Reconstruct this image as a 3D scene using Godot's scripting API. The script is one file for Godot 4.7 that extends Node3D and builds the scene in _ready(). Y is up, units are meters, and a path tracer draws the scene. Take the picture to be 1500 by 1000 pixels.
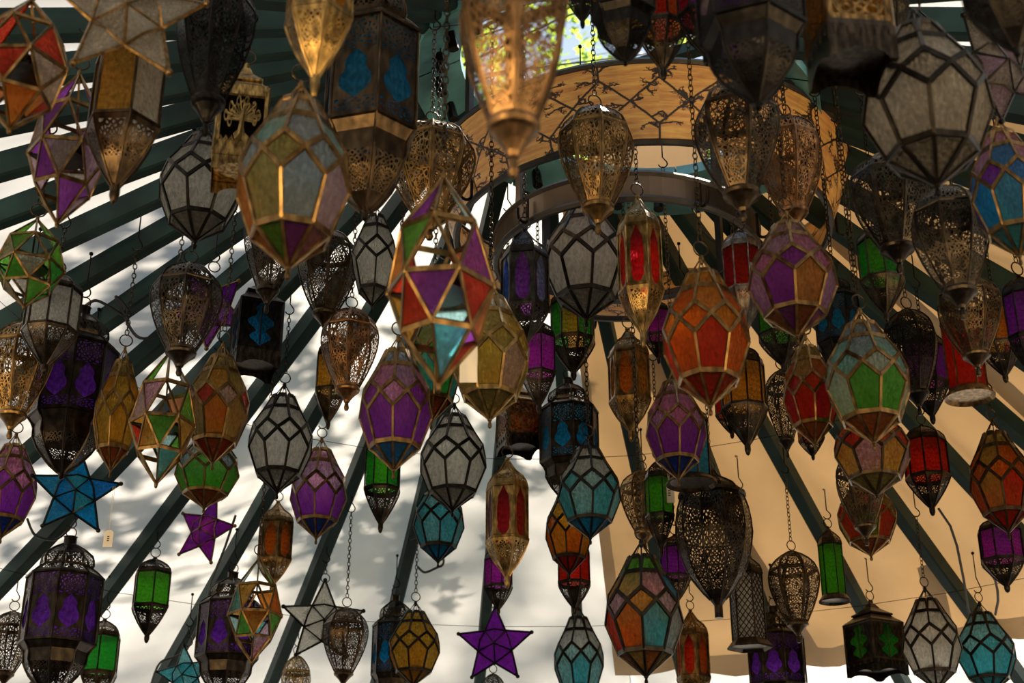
extends Node3D
# A round tent seen from below: rafters, canvas, a timber crown with two hoops, and about 120 hanging Moroccan lanterns.

const FOCAL := 2083.0            # focal length in pixels of the 1500 x 1000 frame
const PITCH := 24.0
const EYE := Vector3(0, 1.6, 0)
const APEX := Vector3(0.07, 3.88, -3.0)   # where the lines of the rafters meet
const SLOPE := 0.5
const CROWN := Vector2(0.25, -2.98)       # centre (x, z) of the crown plate
const SUN := Vector3(0.28, 0.80, -0.55)   # towards the sun
const SUN_ENERGY := 3.5
const SKY_ENERGY := 0.75
const EXPOSURE := 1.85
const BULB_ENERGY := 0.30
const HOOPS := Vector2(0.33, -3.2)        # centre (x, z) of the two hanging hoops

# ------------------------------------------------------------------ mesh builder
class MB:
	var v := PackedVector3Array()
	var n := PackedVector3Array()
	var uv := PackedVector2Array()
	var use_uv := false
	func tri(a: Vector3, b: Vector3, c: Vector3) -> void:       # counter-clockwise seen from outside
		var m := (b - a).cross(c - a).normalized()
		v.append(a); v.append(c); v.append(b)
		n.append(m); n.append(m); n.append(m)
	func quad(a: Vector3, b: Vector3, c: Vector3, d: Vector3) -> void:
		tri(a, b, c); tri(a, c, d)
	func quad_uv(a: Vector3, b: Vector3, c: Vector3, d: Vector3, ua: Vector2, ub: Vector2, uc: Vector2, ud: Vector2) -> void:
		use_uv = true
		tri(a, b, c); uv.append(ua); uv.append(uc); uv.append(ub)
		tri(a, c, d); uv.append(ua); uv.append(ud); uv.append(uc)
	func box(lo: Vector3, hi: Vector3) -> void:
		var p := func(i: int) -> Vector3: return Vector3(hi.x if i & 1 else lo.x, hi.y if i & 2 else lo.y, hi.z if i & 4 else lo.z)
		for f in [[4, 5, 7, 6], [1, 0, 2, 3], [5, 1, 3, 7], [0, 4, 6, 2], [6, 7, 3, 2], [0, 1, 5, 4]]:
			quad(p.call(f[0]), p.call(f[1]), p.call(f[2]), p.call(f[3]))
	func tube(pts: Array, r: float, seg := 5, r_end := -1.0) -> void:
		var last := []
		var side := Vector3.ZERO
		var closed: bool = pts.size() > 3 and pts[0].is_equal_approx(pts[-1])
		for i in pts.size():
			var a: Vector3 = pts[maxi(i - 1, 0)]
			var b: Vector3 = pts[mini(i + 1, pts.size() - 1)]
			if closed and (i == 0 or i == pts.size() - 1):
				a = pts[-2]; b = pts[1]
			var t := (b - a).normalized()
			if side == Vector3.ZERO:
				side = t.cross(Vector3.UP if absf(t.y) < 0.9 else Vector3.RIGHT).normalized()
			side = (side - t * side.dot(t)).normalized()
			var up := t.cross(side)
			var rr := r if r_end < 0 else lerpf(r, r_end, float(i) / (pts.size() - 1))
			var ring := []
			for k in seg:
				var q := TAU * k / seg
				ring.append(pts[i] + (side * cos(q) + up * sin(q)) * rr)
			if i:
				for k in seg:
					quad(last[k], last[(k + 1) % seg], ring[(k + 1) % seg], ring[k])
			elif not closed:
				for k in range(1, seg - 1):
					tri(ring[0], ring[k + 1], ring[k])
			last = ring
		if not closed:
			for k in range(1, seg - 1):
				tri(last[0], last[k], last[k + 1])
	func bar(a: Vector3, b: Vector3, out: Vector3, w: float, h: float) -> void:   # flat came: w across, h along out
		var t := (b - a).normalized()
		var s := t.cross(out).normalized() * w * 0.5
		var o := s.cross(t).normalized() * h * 0.5
		if o.dot(out) < 0: o = -o
		var c0 := [a - s - o, a + s - o, a + s * 0.8 + o, a - s * 0.8 + o]
		var c1 := [b - s - o, b + s - o, b + s * 0.8 + o, b - s * 0.8 + o]
		for k in 4:
			var m := (k + 1) % 4
			quad(c0[k], c1[k], c1[m], c0[m])
		quad(c0[0], c0[1], c0[2], c0[3]); quad(c1[3], c1[2], c1[1], c1[0])
	func lathe(prof: Array, seg: int, turn := 0.0, smooth := false) -> void:       # prof: Vector2(radius, y), from the bottom up
		for i in prof.size() - 1:
			var p: Vector2 = prof[i]
			var q: Vector2 = prof[i + 1]
			for k in seg:
				var a0 := TAU * k / seg + turn
				var a1 := TAU * (k + 1) / seg + turn
				var d0 := Vector3(sin(a0), 0, cos(a0))
				var d1 := Vector3(sin(a1), 0, cos(a1))
				var at := v.size()
				if p.x > 1e-5:
					tri(d0 * p.x + Vector3.UP * p.y, d1 * p.x + Vector3.UP * p.y, d1 * q.x + Vector3.UP * q.y)
				if q.x > 1e-5:
					tri(d0 * p.x + Vector3.UP * p.y, d1 * q.x + Vector3.UP * q.y, d0 * q.x + Vector3.UP * q.y)
				if smooth:
					var s := Vector2(q.y - p.y, p.x - q.x).normalized()
					for j in range(at, v.size()):
						var h := Vector3(v[j].x, 0, v[j].z).normalized()
						n[j] = (h * s.x + Vector3.UP * s.y).normalized()
	func ball(c: Vector3, r: float, seg := 8, flat := 1.0) -> void:
		var rows := maxi(3, seg / 2)
		for i in rows:
			for k in seg:
				var q := []
				for w in [[i, k], [i, k + 1], [i + 1, k + 1], [i + 1, k]]:
					var lat: float = PI * w[0] / rows - PI / 2
					var lon: float = TAU * w[1] / seg
					q.append(Vector3(cos(lat) * sin(lon), sin(lat) * flat, cos(lat) * cos(lon)))
				for t in [[0, 1, 2], [0, 2, 3]]:
					var at := v.size()
					if q[t[0]].is_equal_approx(q[t[1]]) or q[t[1]].is_equal_approx(q[t[2]]) or q[t[0]].is_equal_approx(q[t[2]]):
						continue
					tri(c + q[t[0]] * r, c + q[t[1]] * r, c + q[t[2]] * r)
					for j in range(at, v.size()): n[j] = ((v[j] - c) / r).normalized()
	func ring(c: Vector3, r: float, wire: float, axis: Vector3, seg := 16, across := 5, stretch := 1.0) -> void:
		var s := axis.cross(Vector3.UP if absf(axis.y) < 0.9 else Vector3.RIGHT).normalized()
		var t := axis.cross(s).normalized()
		var pts := []
		for k in seg + 1:
			var q := TAU * (k % seg) / seg
			pts.append(c + s * cos(q) * r + t * sin(q) * r * stretch)
		tube(pts, wire, across)
	func prism(poly: Array, thick: float) -> void:             # a pane: outer face CCW, thickness inwards
		var c := Vector3.ZERO
		for p in poly: c += p
		c /= poly.size()
		var m := Vector3.ZERO
		for k in poly.size():
			m += (poly[k] - c).cross(poly[(k + 1) % poly.size()] - c)
		m = m.normalized() * thick
		for k in poly.size():
			var a: Vector3 = poly[k]
			var b: Vector3 = poly[(k + 1) % poly.size()]
			tri(c, a, b); tri(c - m, b - m, a - m)
			quad(a - m, b - m, b, a)
	func add(o: MB, t: Transform3D) -> void:
		for j in o.v.size():
			v.append(t * o.v[j]); n.append((t.basis * o.n[j]).normalized())
	func mesh() -> ArrayMesh:
		var a := []
		a.resize(Mesh.ARRAY_MAX)
		a[Mesh.ARRAY_VERTEX] = v
		a[Mesh.ARRAY_NORMAL] = n
		if use_uv: a[Mesh.ARRAY_TEX_UV] = uv
		var m := ArrayMesh.new()
		m.add_surface_from_arrays(Mesh.PRIMITIVE_TRIANGLES, a)
		return m

var rng := RandomNumberGenerator.new()
var cache := {}
var mats := {}
var names := {}
var noises := {}


func _ready() -> void:
	# camera, sky, sun and exposure
	var cam := Camera3D.new()
	cam.name = "camera"
	add_child(cam)
	cam.position = EYE
	cam.rotation_degrees = Vector3(PITCH, 0, 0)
	cam.near = 0.05
	cam.far = 200.0
	var lens := CameraAttributesPhysical.new()
	lens.frustum_focal_length = 72.9
	lens.exposure_aperture = 9.0
	lens.frustum_focus_distance = 3.5
	cam.attributes = lens
	cam.fov = rad_to_deg(2.0 * atan(500.0 / FOCAL))
	cam.current = true
	var env := Environment.new()
	var sky := ProceduralSkyMaterial.new()
	sky.sky_top_color = Color(0.72, 0.79, 0.87)
	sky.sky_horizon_color = Color(0.95, 0.94, 0.92)
	sky.ground_bottom_color = Color(0.30, 0.28, 0.25)
	sky.ground_horizon_color = Color(0.55, 0.53, 0.50)
	sky.energy_multiplier = SKY_ENERGY
	env.sky = Sky.new()
	env.sky.sky_material = sky
	env.background_mode = Environment.BG_SKY
	env.tonemap_mode = Environment.TONE_MAPPER_LINEAR
	env.tonemap_exposure = EXPOSURE
	env.sdfgi_enabled = true
	env.ssao_enabled = true
	env.ssil_enabled = true
	var we := WorldEnvironment.new()
	we.name = "sky"
	we.environment = env
	add_child(we)
	var sun := DirectionalLight3D.new()
	sun.name = "sun"
	add_child(sun)
	sun.look_at_from_position(SUN * 10.0, Vector3.ZERO)
	sun.light_energy = SUN_ENERGY
	sun.light_color = Color(1.0, 0.95, 0.88)
	sun.light_angular_distance = 1.2
	sun.shadow_enabled = true
	sun.sky_mode = DirectionalLight3D.SKY_MODE_LIGHT_ONLY
	rng.seed = 20
	build_units()
	tent()
	hoops()
	trees(SUN.normalized())
	lanterns()
	small_things()
	festoon()

# ------------------------------------------------------------------ nodes
func numbered(called: String) -> String:
	var k: int = names.get(called, 0)
	names[called] = k + 1
	return called if k == 0 else "%s_%03d" % [called, k]

func part(parent: Node, called: String, m: Mesh, mat: Material, xf := Transform3D()) -> MeshInstance3D:
	var o := MeshInstance3D.new()
	o.name = called
	o.mesh = m
	o.material_override = mat
	o.transform = xf
	o.cast_shadow = GeometryInstance3D.SHADOW_CASTING_SETTING_ON
	parent.add_child(o, true)
	return o

func thing(called: String, label: String, category: String, at := Vector3.ZERO, group := "") -> Node3D:
	var o := Node3D.new()
	o.name = numbered(called)
	add_child(o)
	o.position = at
	o.set_meta("label", label)
	o.set_meta("category", category)
	if group: o.set_meta("group", group)
	return o

# ------------------------------------------------------------------ camera arithmetic: pixel -> direction, direction + support -> place
func pixel_dir(x: float, y: float) -> Vector3:
	var p := deg_to_rad(PITCH)
	return (Vector3(0, sin(p), -cos(p)) + Vector3.RIGHT * (x - 750.0) / FOCAL + Vector3(0, cos(p), sin(p)) * (500.0 - y) / FOCAL).normalized()

func rise(x: float, y: float) -> float:
	var d := pixel_dir(x, y)
	return d.y / Vector2(d.x, d.z).length()

func roof_height(x: float, z: float) -> float:
	return APEX.y - SLOPE * Vector2(x - APEX.x, z - APEX.z).length()

func roof_distance(x: float, y: float, below := 0.09) -> float:     # horizontal distance at which the line of sight meets the underside of the rafters
	var d := pixel_dir(x, y)
	var flat := Vector2(d.x, d.z).length()
	var t := 0.5
	while t < 9.0:
		var p := EYE + d * t / flat
		if p.y > roof_height(p.x, p.z) - below: return t
		t += 0.005
	return t

func at_distance(x: float, y: float, dist: float) -> Vector3:
	var d := pixel_dir(x, y)
	return EYE + d * dist / Vector2(d.x, d.z).length()

# ------------------------------------------------------------------ materials
func noise_tex(key: String, freq: float, kind: int, size: int, dark: float, light: float, octaves := 4, warp := 0.0, contrast := 0.0) -> NoiseTexture2D:
	if noises.has(key): return noises[key]
	var f := FastNoiseLite.new()
	f.noise_type = kind
	f.seed = 7 + noises.size()
	f.frequency = freq
	f.fractal_octaves = octaves
	if warp > 0:
		f.domain_warp_enabled = true
		f.domain_warp_amplitude = warp
		f.domain_warp_frequency = freq
	var t := NoiseTexture2D.new()
	t.width = size
	t.height = size
	t.seamless = true
	t.noise = f
	var g := Gradient.new()
	g.offsets = PackedFloat32Array([contrast, 1.0 - contrast])
	g.colors = PackedColorArray([Color(dark, dark, dark), Color(light, light, light)])
	t.color_ramp = g
	noises[key] = t
	return t

func lin(r: float, g: float, b: float, a := 1.0) -> Color:
	var c := Color(r, g, b).linear_to_srgb()
	c.a = a
	return c

const GLASS := {
	"clear": [0.98, 0.98, 0.94], "smoke": [0.82, 0.77, 0.69], "grey": [0.90, 0.90, 0.88], "amber": [1.00, 0.65, 0.16], "yellow": [1.00, 0.79, 0.24], "orange": [1.00, 0.43, 0.09],
	"red": [0.97, 0.16, 0.09], "crimson": [0.84, 0.11, 0.16], "green": [0.32, 0.80, 0.16], "emerald": [0.17, 0.73, 0.21], "olive": [0.77, 0.68, 0.30], "blue": [0.16, 0.58, 0.97],
	"azure": [0.11, 0.67, 1.00], "cobalt": [0.14, 0.30, 0.87], "teal": [0.27, 0.77, 0.86], "aqua": [0.58, 0.88, 0.91], "purple": [0.62, 0.19, 0.84], "violet": [0.58, 0.22, 1.0],
	"magenta": [0.84, 0.19, 0.84], "pink": [0.97, 0.58, 0.77], "mauve": [0.86, 0.69, 0.84], "rust": [0.87, 0.39, 0.17], "ink": [0.06, 0.055, 0.05], "steel": [0.65, 0.77, 0.90],
}

func glass(c: String) -> StandardMaterial3D:
	if mats.has("glass " + c): return mats["glass " + c]
	var k: Array = GLASS[c]
	var m := StandardMaterial3D.new()
	m.resource_name = "glass_" + c
	m.transparency = BaseMaterial3D.TRANSPARENCY_ALPHA
	m.refraction_enabled = true
	m.refraction_scale = 0.016
	m.albedo_color = lin(k[0], k[1], k[2], 0.05)
	var pale := c in ["clear", "grey", "aqua", "steel", "mauve", "pink"]      # pressed pale glass is more even
	m.albedo_texture = noise_tex("pale_tone", 0.02, FastNoiseLite.TYPE_SIMPLEX_SMOOTH, 512, 0.86, 1.0, 5, 30.0, 0.3) if pale else noise_tex("glass_tone", 0.02, FastNoiseLite.TYPE_SIMPLEX_SMOOTH, 512, 0.80, 1.0, 5, 30.0, 0.3)
	m.roughness = 0.06
	m.heightmap_enabled = true
	m.heightmap_scale = 0.6
	m.heightmap_texture = noise_tex("glass_relief", 0.022, FastNoiseLite.TYPE_SIMPLEX_SMOOTH, 512, 0.0, 1.0, 3, 25.0, 0.2)
	m.uv1_triplanar = true
	m.uv1_scale = Vector3(2.0, 2.0, 2.0)
	m.backlight_enabled = true
	m.backlight = lin(0.5, 0.5, 0.5)
	mats["glass " + c] = m
	return m

const METAL := {
	"brass": [0.44, 0.285, 0.10, 0.30], "old_brass": [0.30, 0.18, 0.065, 0.30], "copper": [0.30, 0.15, 0.065, 0.32], "bronze": [0.10, 0.066, 0.035, 0.30], "umber": [0.22, 0.125, 0.055, 0.34],
	"dark": [0.055, 0.042, 0.03, 0.32], "iron": [0.05, 0.044, 0.038, 0.36], "black": [0.022, 0.019, 0.017, 0.36], "silver": [0.24, 0.21, 0.18, 0.30], "lead": [0.03, 0.025, 0.021, 0.38],
}

func metal(c: String) -> StandardMaterial3D:
	if mats.has("metal " + c): return mats["metal " + c]
	var k: Array = METAL[c]
	var m := StandardMaterial3D.new()
	m.resource_name = "metal_" + c
	m.albedo_color = lin(k[0], k[1], k[2])
	m.albedo_texture = noise_tex("patina", 0.02, FastNoiseLite.TYPE_SIMPLEX_SMOOTH, 256, 0.42, 1.0, 5, 20.0, 0.15)
	m.metallic = 0.9
	m.roughness = k[3]
	m.uv1_triplanar = true
	m.uv1_scale = Vector3(1.6, 1.6, 1.6)
	mats["metal " + c] = m
	return m

func matte(key: String, c: Color, rough := 0.7, tex: Texture2D = null, scale := 1.0, world := false) -> StandardMaterial3D:
	if mats.has(key): return mats[key]
	var m := StandardMaterial3D.new()
	m.resource_name = key
	m.albedo_color = c
	m.roughness = rough
	if tex:
		m.albedo_texture = tex
		m.uv1_triplanar = true
		m.uv1_world_triplanar = world
		m.uv1_scale = Vector3.ONE * scale
	mats[key] = m
	return m

# ------------------------------------------------------------------ unit lanterns: tip at y 0, top at y 1, widest radius 0.5
func polar(r: float, a: float, y: float) -> Vector3:
	return Vector3(r * sin(a), y, r * cos(a))

func prof_at(prof: Array, t: float) -> Vector2:
	var total := 0.0
	for i in prof.size() - 1: total += prof[i].distance_to(prof[i + 1])
	var left := clampf(t, 0, 1) * total
	for i in prof.size() - 1:
		var l: float = prof[i].distance_to(prof[i + 1])
		if left <= l or i == prof.size() - 2: return prof[i].lerp(prof[i + 1], minf(left / maxf(l, 1e-6), 1.0))
		left -= l
	return prof[-1]

func strip(prof: Array, a0: float, a1: float, u: float, t: float) -> Vector3:
	var p := prof_at(prof, t)
	return polar(p.x, a0, p.y).lerp(polar(p.x, a1, p.y), u)

# a sheet-metal panel of a lantern pierced with round rosettes: rings of real holes
func pierce(mb: MB, prof: Array, a0: float, a1: float, v0: float, v1: float, rings: int, sectors: int, hole: float, margin := 0.07) -> void:
	for r in rings:
		var ns := maxi(6, sectors - (rings - 1 - r) * 3)
		var r0 := float(r) / rings
		var r1 := float(r + 1) / rings
		for s in ns:
			var th0 := TAU * (s + 0.5 * (r % 2)) / ns
			var th1 := TAU * (s + 1 + 0.5 * (r % 2)) / ns
			var inner := []
			var outer := []
			var h := hole * (0.8 + 0.4 * rng.randf())
			if rng.randf() < 0.06: h = 0.0
			for k in 8:
				var q := TAU * k / 8 + PI / 8
				var cx := cos(q)
				var cy := sin(q)
				var m := maxf(absf(cx), absf(cy))
				for w in 2:
					var dx := cx * (h if w == 0 else 1.0 / m)
					var dy := cy * (h if w == 0 else 1.0 / m)
					var rho := (r0 + r1) / 2 + (r1 - r0) / 2 * dx
					var th := (th0 + th1) / 2 + (th1 - th0) / 2 * dy
					var grow := lerpf(1.0, 1.0 / maxf(absf(cos(th)), absf(sin(th))), rho * rho)
					var u := 0.5 + 0.5 * rho * grow * cos(th)
					var t := 0.5 + 0.5 * rho * grow * sin(th)
					var p := strip(prof, a0, a1, lerpf(margin, 1 - margin, u), lerpf(v0, v1, t))
					if w == 0: inner.append(p)
					else: outer.append(p)
			if h == 0.0:
				for k in range(1, 7): mb.tri(outer[0], outer[k], outer[k + 1])
				continue
			for k in 8:
				var j := (k + 1) % 8
				mb.quad(inner[k], outer[k], outer[j], inner[j])

func solid(mb: MB, prof: Array, a0: float, a1: float, u0: float, u1: float, v0: float, v1: float, rows := 6) -> void:
	for i in rows:
		var t0 := lerpf(v0, v1, float(i) / rows)
		var t1 := lerpf(v0, v1, float(i + 1) / rows)
		mb.quad(strip(prof, a0, a1, u0, t0), strip(prof, a0, a1, u1, t0), strip(prof, a0, a1, u1, t1), strip(prof, a0, a1, u0, t1))

func pierced_panels(mb: MB, prof: Array, sides: int, bands: Array, margin := 0.07, rib := 0.012) -> void:   # bands: [v0, v1, rings, sectors, hole]
	for k in sides:
		var a0 := TAU * k / sides
		var a1 := TAU * (k + 1) / sides
		var from := 0.0
		for b in bands:
			if b[0] > from: solid(mb, prof, a0, a1, 0, 1, from, b[0], 2)
			pierce(mb, prof, a0, a1, b[0], b[1], b[2], b[3], b[4], margin)
			solid(mb, prof, a0, a1, 0, margin, b[0], b[1])
			solid(mb, prof, a0, a1, 1 - margin, 1, b[0], b[1])
			from = b[1]
		if from < 1.0: solid(mb, prof, a0, a1, 0, 1, from, 1.0, 2)
		if rib > 0:
			var pts := []
			for i in 11: pts.append(strip(prof, a0, a1, 0, i / 10.0))
			mb.tube(pts, rib, 5)

# flat plate between four corners with an opening whose half-width per row is listed from the bottom up
func window_plate(mb: MB, bl: Vector3, br: Vector3, tr: Vector3, tl: Vector3, widths: Array) -> void:
	var rows := widths.size() - 1
	for i in rows:
		var t0 := float(i) / rows
		var t1 := float(i + 1) / rows
		var l0 := bl.lerp(tl, t0)
		var l1 := bl.lerp(tl, t1)
		var r0 := br.lerp(tr, t0)
		var r1 := br.lerp(tr, t1)
		var w0: float = widths[i]
		var w1: float = widths[i + 1]
		mb.quad(l0, l0.lerp(r0, 0.5 - w0), l1.lerp(r1, 0.5 - w1), l1)
		mb.quad(l0.lerp(r0, 0.5 + w0), r0, r1, l1.lerp(r1, 0.5 + w1))

func made(key: String, mb: MB) -> ArrayMesh:
	cache[key] = mb.mesh()
	return cache[key]

func pane(key: String, poly: Array, inset := 0.03, thick := 0.012) -> void:
	var c := Vector3.ZERO
	for p in poly: c += p
	c /= poly.size()
	var q := []
	for p in poly: q.append(p.lerp(c, inset))
	var mb := MB.new()
	mb.prism(q, thick)
	made(key, mb)

func build_units() -> void:
	# --- faceted glass lantern: eight stubs, kites, diamonds, long kites and point panes
	for sides: int in [8, 6]:
		var s := TAU / sides
		var l0 := [0.30, 0.745]; var l1 := [0.45, 0.61]; var l2 := [0.485, 0.525]; var l3 := [0.50, 0.415]; var l4 := [0.35, 0.215]; var lt := [0.19, 0.86]
		if sides == 6:
			l0 = [0.32, 0.76]; l1 = [0.45, 0.63]; l2 = [0.50, 0.53]; l3 = [0.49, 0.43]; l4 = [0.33, 0.20]; lt = [0.20, 0.87]
		var P := func(l: Array, k: float) -> Vector3: return polar(l[0], s * k, l[1])
		var tip := Vector3(0, 0.06, 0)
		var key := "facet%d_" % sides
		pane(key + "stub", [P.call(l0, 0), P.call(l0, 1), P.call(lt, 0.85), P.call(lt, 0.15)], 0.05)
		pane(key + "kite", [P.call(l2, 0.5), P.call(l1, 1), P.call(l0, 1), P.call(l0, 0), P.call(l1, 0)])
		pane(key + "diamond", [P.call(l3, 0), P.call(l2, 0.5), P.call(l1, 0), P.call(l2, -0.5)])
		pane(key + "long", [P.call(l4, 0), P.call(l4, 1), P.call(l3, 1), P.call(l2, 0.5), P.call(l3, 0)])
		pane(key + "point", [tip, P.call(l4, 1), P.call(l4, 0)])
		var f := MB.new()
		var w := 0.036
		for k in sides:
			var edges := [[P.call(l0, k), P.call(l0, k + 1)], [P.call(l0, k), P.call(l1, k)], [P.call(l1, k), P.call(l2, k + 0.5)], [P.call(l1, k), P.call(l2, k - 0.5)], [P.call(l2, k + 0.5), P.call(l3, k)],
				[P.call(l2, k + 0.5), P.call(l3, k + 1)], [P.call(l3, k), P.call(l4, k)], [P.call(l4, k), P.call(l4, k + 1)], [P.call(l4, k), tip], [P.call(l0, k), P.call(lt, k + 0.15)], [P.call(l0, k + 1), P.call(lt, k + 0.85)], [P.call(lt, k + 0.15), P.call(lt, k + 0.85)]]
			for e in edges:
				var out: Vector3 = e[0] + e[1]
				out.y = (out.y * 0.5 - 0.45) * 0.5
				f.bar(e[0], e[1], out.normalized(), w, 0.022)
		made(key + "frame", f)
		var wires := MB.new()
		for k in sides: wires.tube([P.call(l0, k), polar(0.03, s * k, 0.965)], 0.006, 4)
		made(key + "wires", wires)
	var knob := MB.new()
	knob.lathe([Vector2(0, 0), Vector2(0.022, 0.008), Vector2(0.026, 0.025), Vector2(0.016, 0.045), Vector2(0.03, 0.055), Vector2(0.03, 0.07), Vector2(0, 0.08)], 10, 0, true)
	made("facet_finial", knob)
	var bead := MB.new()
	bead.ball(Vector3(0, 0.972, 0), 0.034, 10)
	made("top_bead", bead)
	var cup := MB.new()
	cup.lathe([Vector2(0, 0.2), Vector2(0.29, 0.2), Vector2(0.29, 0.215), Vector2(0.13, 0.22), Vector2(0.13, 0.275), Vector2(0.11, 0.275), Vector2(0.11, 0.23), Vector2(0, 0.23)], 16)
	made("candle_cup", cup)

	# --- pierced teardrop lanterns
	var variants := [[8, 3, 12, 0.66, 0.09], [8, 4, 14, 0.60, 0.08], [6, 4, 15, 0.64, 0.10], [10, 3, 11, 0.58, 0.08]]
	for i in variants.size():
		var q: Array = variants[i]
		var up := [Vector2(0.47, 0.775), Vector2(0.42, 0.84), Vector2(0.32, 0.90), Vector2(0.2, 0.945), Vector2(0.09, 0.972)]
		var low := [Vector2(0.19, 0.215), Vector2(0.25, 0.28), Vector2(0.34, 0.38), Vector2(0.42, 0.49), Vector2(0.475, 0.6), Vector2(0.497, 0.69), Vector2(0.47, 0.775)]
		var mb := MB.new()
		pierced_panels(mb, up, q[0], [[0.06, 0.82, q[1] - 1, q[2], q[3]]], q[4])
		made("tear%d_shoulder" % i, mb)
		mb = MB.new()
		pierced_panels(mb, low, q[0], [[0.05, 0.48, q[1], q[2], q[3] * 0.95], [0.50, 0.96, q[1], q[2] + 1, q[3]]], q[4])
		var seam := []
		for k in q[0] + 1: seam.append(polar(0.472, TAU * (k % q[0]) / q[0], 0.775))
		mb.tube(seam, 0.012, 5)
		made("tear%d_body" % i, mb)
	var c := MB.new()
	c.lathe([Vector2(0, 0.075), Vector2(0.045, 0.08), Vector2(0.06, 0.1), Vector2(0.11, 0.135), Vector2(0.17, 0.17), Vector2(0.205, 0.182), Vector2(0.215, 0.2), Vector2(0.205, 0.216), Vector2(0.185, 0.222)], 16, 0, true)
	made("tear_cup", c)
	var kn := MB.new()
	kn.lathe([Vector2(0, 0), Vector2(0.03, 0.006), Vector2(0.045, 0.03), Vector2(0.035, 0.06), Vector2(0.025, 0.082), Vector2(0, 0.084)], 10, 0, true)
	made("tear_finial", kn)
	var cap := MB.new()
	cap.lathe([Vector2(0.11, 0.965), Vector2(0.085, 0.98), Vector2(0.035, 0.988), Vector2(0.04, 1.0), Vector2(0, 1.004)], 12, 0, true)
	made("tear_cap", cap)

	# --- small lantern with tall coloured panes: pierced dome, panes, pierced taper, ball
	for style in ["octo", "ornate"]:
		for sides: int in ([8, 6] if style == "octo" else [6]):
			var key := "%s%d_" % [style, sides]
			var long: bool = style == "ornate"
			var s := TAU / sides
			var y0 := 0.40 if not long else 0.34
			var y1 := 0.79 if not long else 0.74
			var dome := [Vector2(0.47, y1 + 0.012), Vector2(0.45, y1 + 0.05), Vector2(0.36, y1 + 0.1), Vector2(0.2, y1 + 0.145), Vector2(0.05, 0.965 if not long else 0.965)]
			var foot := [Vector2(0.04, 0.06), Vector2(0.13, 0.11), Vector2(0.3, y0 * 0.55), Vector2(0.44, y0 * 0.83), Vector2(0.49, y0 - 0.01)]
			var mb := MB.new()
			pierced_panels(mb, dome, sides, [[0.1, 0.62, 3, 10, 0.42]], 0.1, 0.013)
			made(key + "dome", mb)
			mb = MB.new()
			pierced_panels(mb, foot, sides, [[0.45, 0.93, 3, 11, 0.45]], 0.12, 0.014)
			made(key + "taper", mb)
			var f := MB.new()
			f.lathe([Vector2(0.455, y0 - 0.015), Vector2(0.50, y0 - 0.012), Vector2(0.50, y0 + 0.006), Vector2(0.455, y0 + 0.014)], sides)
			f.lathe([Vector2(0.44, y1 - 0.012), Vector2(0.49, y1 - 0.006), Vector2(0.49, y1 + 0.012), Vector2(0.44, y1 + 0.02)], sides)
			for k in sides:
				f.tube([polar(0.47, s * k, y0), polar(0.47, s * k, y1)], 0.022, 5)
			if long:
				var shape := [0.0, 0.16, 0.26, 0.30, 0.27, 0.30, 0.31, 0.31, 0.31, 0.31, 0.29, 0.25, 0.27, 0.22, 0.13, 0.07, 0.0]
				for k in sides:
					window_plate(f, polar(0.462, s * k, y0), polar(0.462, s * (k + 1), y0), polar(0.462, s * (k + 1), y1), polar(0.462, s * k, y1), shape)
			made(key + "frame", f)
			pane(key + "pane", [polar(0.45, 0, y0), polar(0.45, s, y0), polar(0.45, s, y1), polar(0.45, 0, y1)], 0.01)
	var bf := MB.new()
	bf.ball(Vector3(0, 0.035, 0), 0.07, 10)
	made("ball_finial", bf)
	var bt := MB.new()
	bt.lathe([Vector2(0.07, 0.955), Vector2(0.03, 0.97), Vector2(0.06, 0.98), Vector2(0.05, 0.997), Vector2(0, 1.0)], 10, 0, true)
	made("small_cap", bt)

	# --- grand lantern: neck, pierced dome, flared rim, eight pierced plates over coloured glass, pierced bowl
	for sides: int in [8, 6]:
		var key := "grand%d_" % sides
		var s := TAU / sides
		var y0 := 0.34
		var y1 := 0.74
		var mb := MB.new()
		pierced_panels(mb, [Vector2(0.33, 0.80), Vector2(0.355, 0.83), Vector2(0.33, 0.875), Vector2(0.22, 0.915), Vector2(0.1, 0.945)], sides, [[0.06, 0.75, 4, 14, 0.55]], 0.09, 0.01)
		made(key + "dome", mb)
		mb = MB.new()
		pierced_panels(mb, [Vector2(0.5, y1), Vector2(0.42, 0.775), Vector2(0.34, 0.80)], sides, [[0.35, 0.9, 2, 10, 0.5]], 0.1, 0.01)
		made(key + "rim", mb)
		mb = MB.new()
		pierced_panels(mb, [Vector2(0.05, 0.045), Vector2(0.18, 0.09), Vector2(0.33, 0.17), Vector2(0.42, 0.25), Vector2(0.40, 0.29), Vector2(0.49, y0)], sides, [[0.25, 0.66, 4, 14, 0.5]], 0.09, 0.012)
		made(key + "bowl", mb)
		mb = MB.new()
		var vase := [0.0, 0.10, 0.2, 0.28, 0.33, 0.355, 0.36, 0.34, 0.30, 0.25, 0.22, 0.24, 0.24, 0.20, 0.14, 0.07, 0.0]
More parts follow.
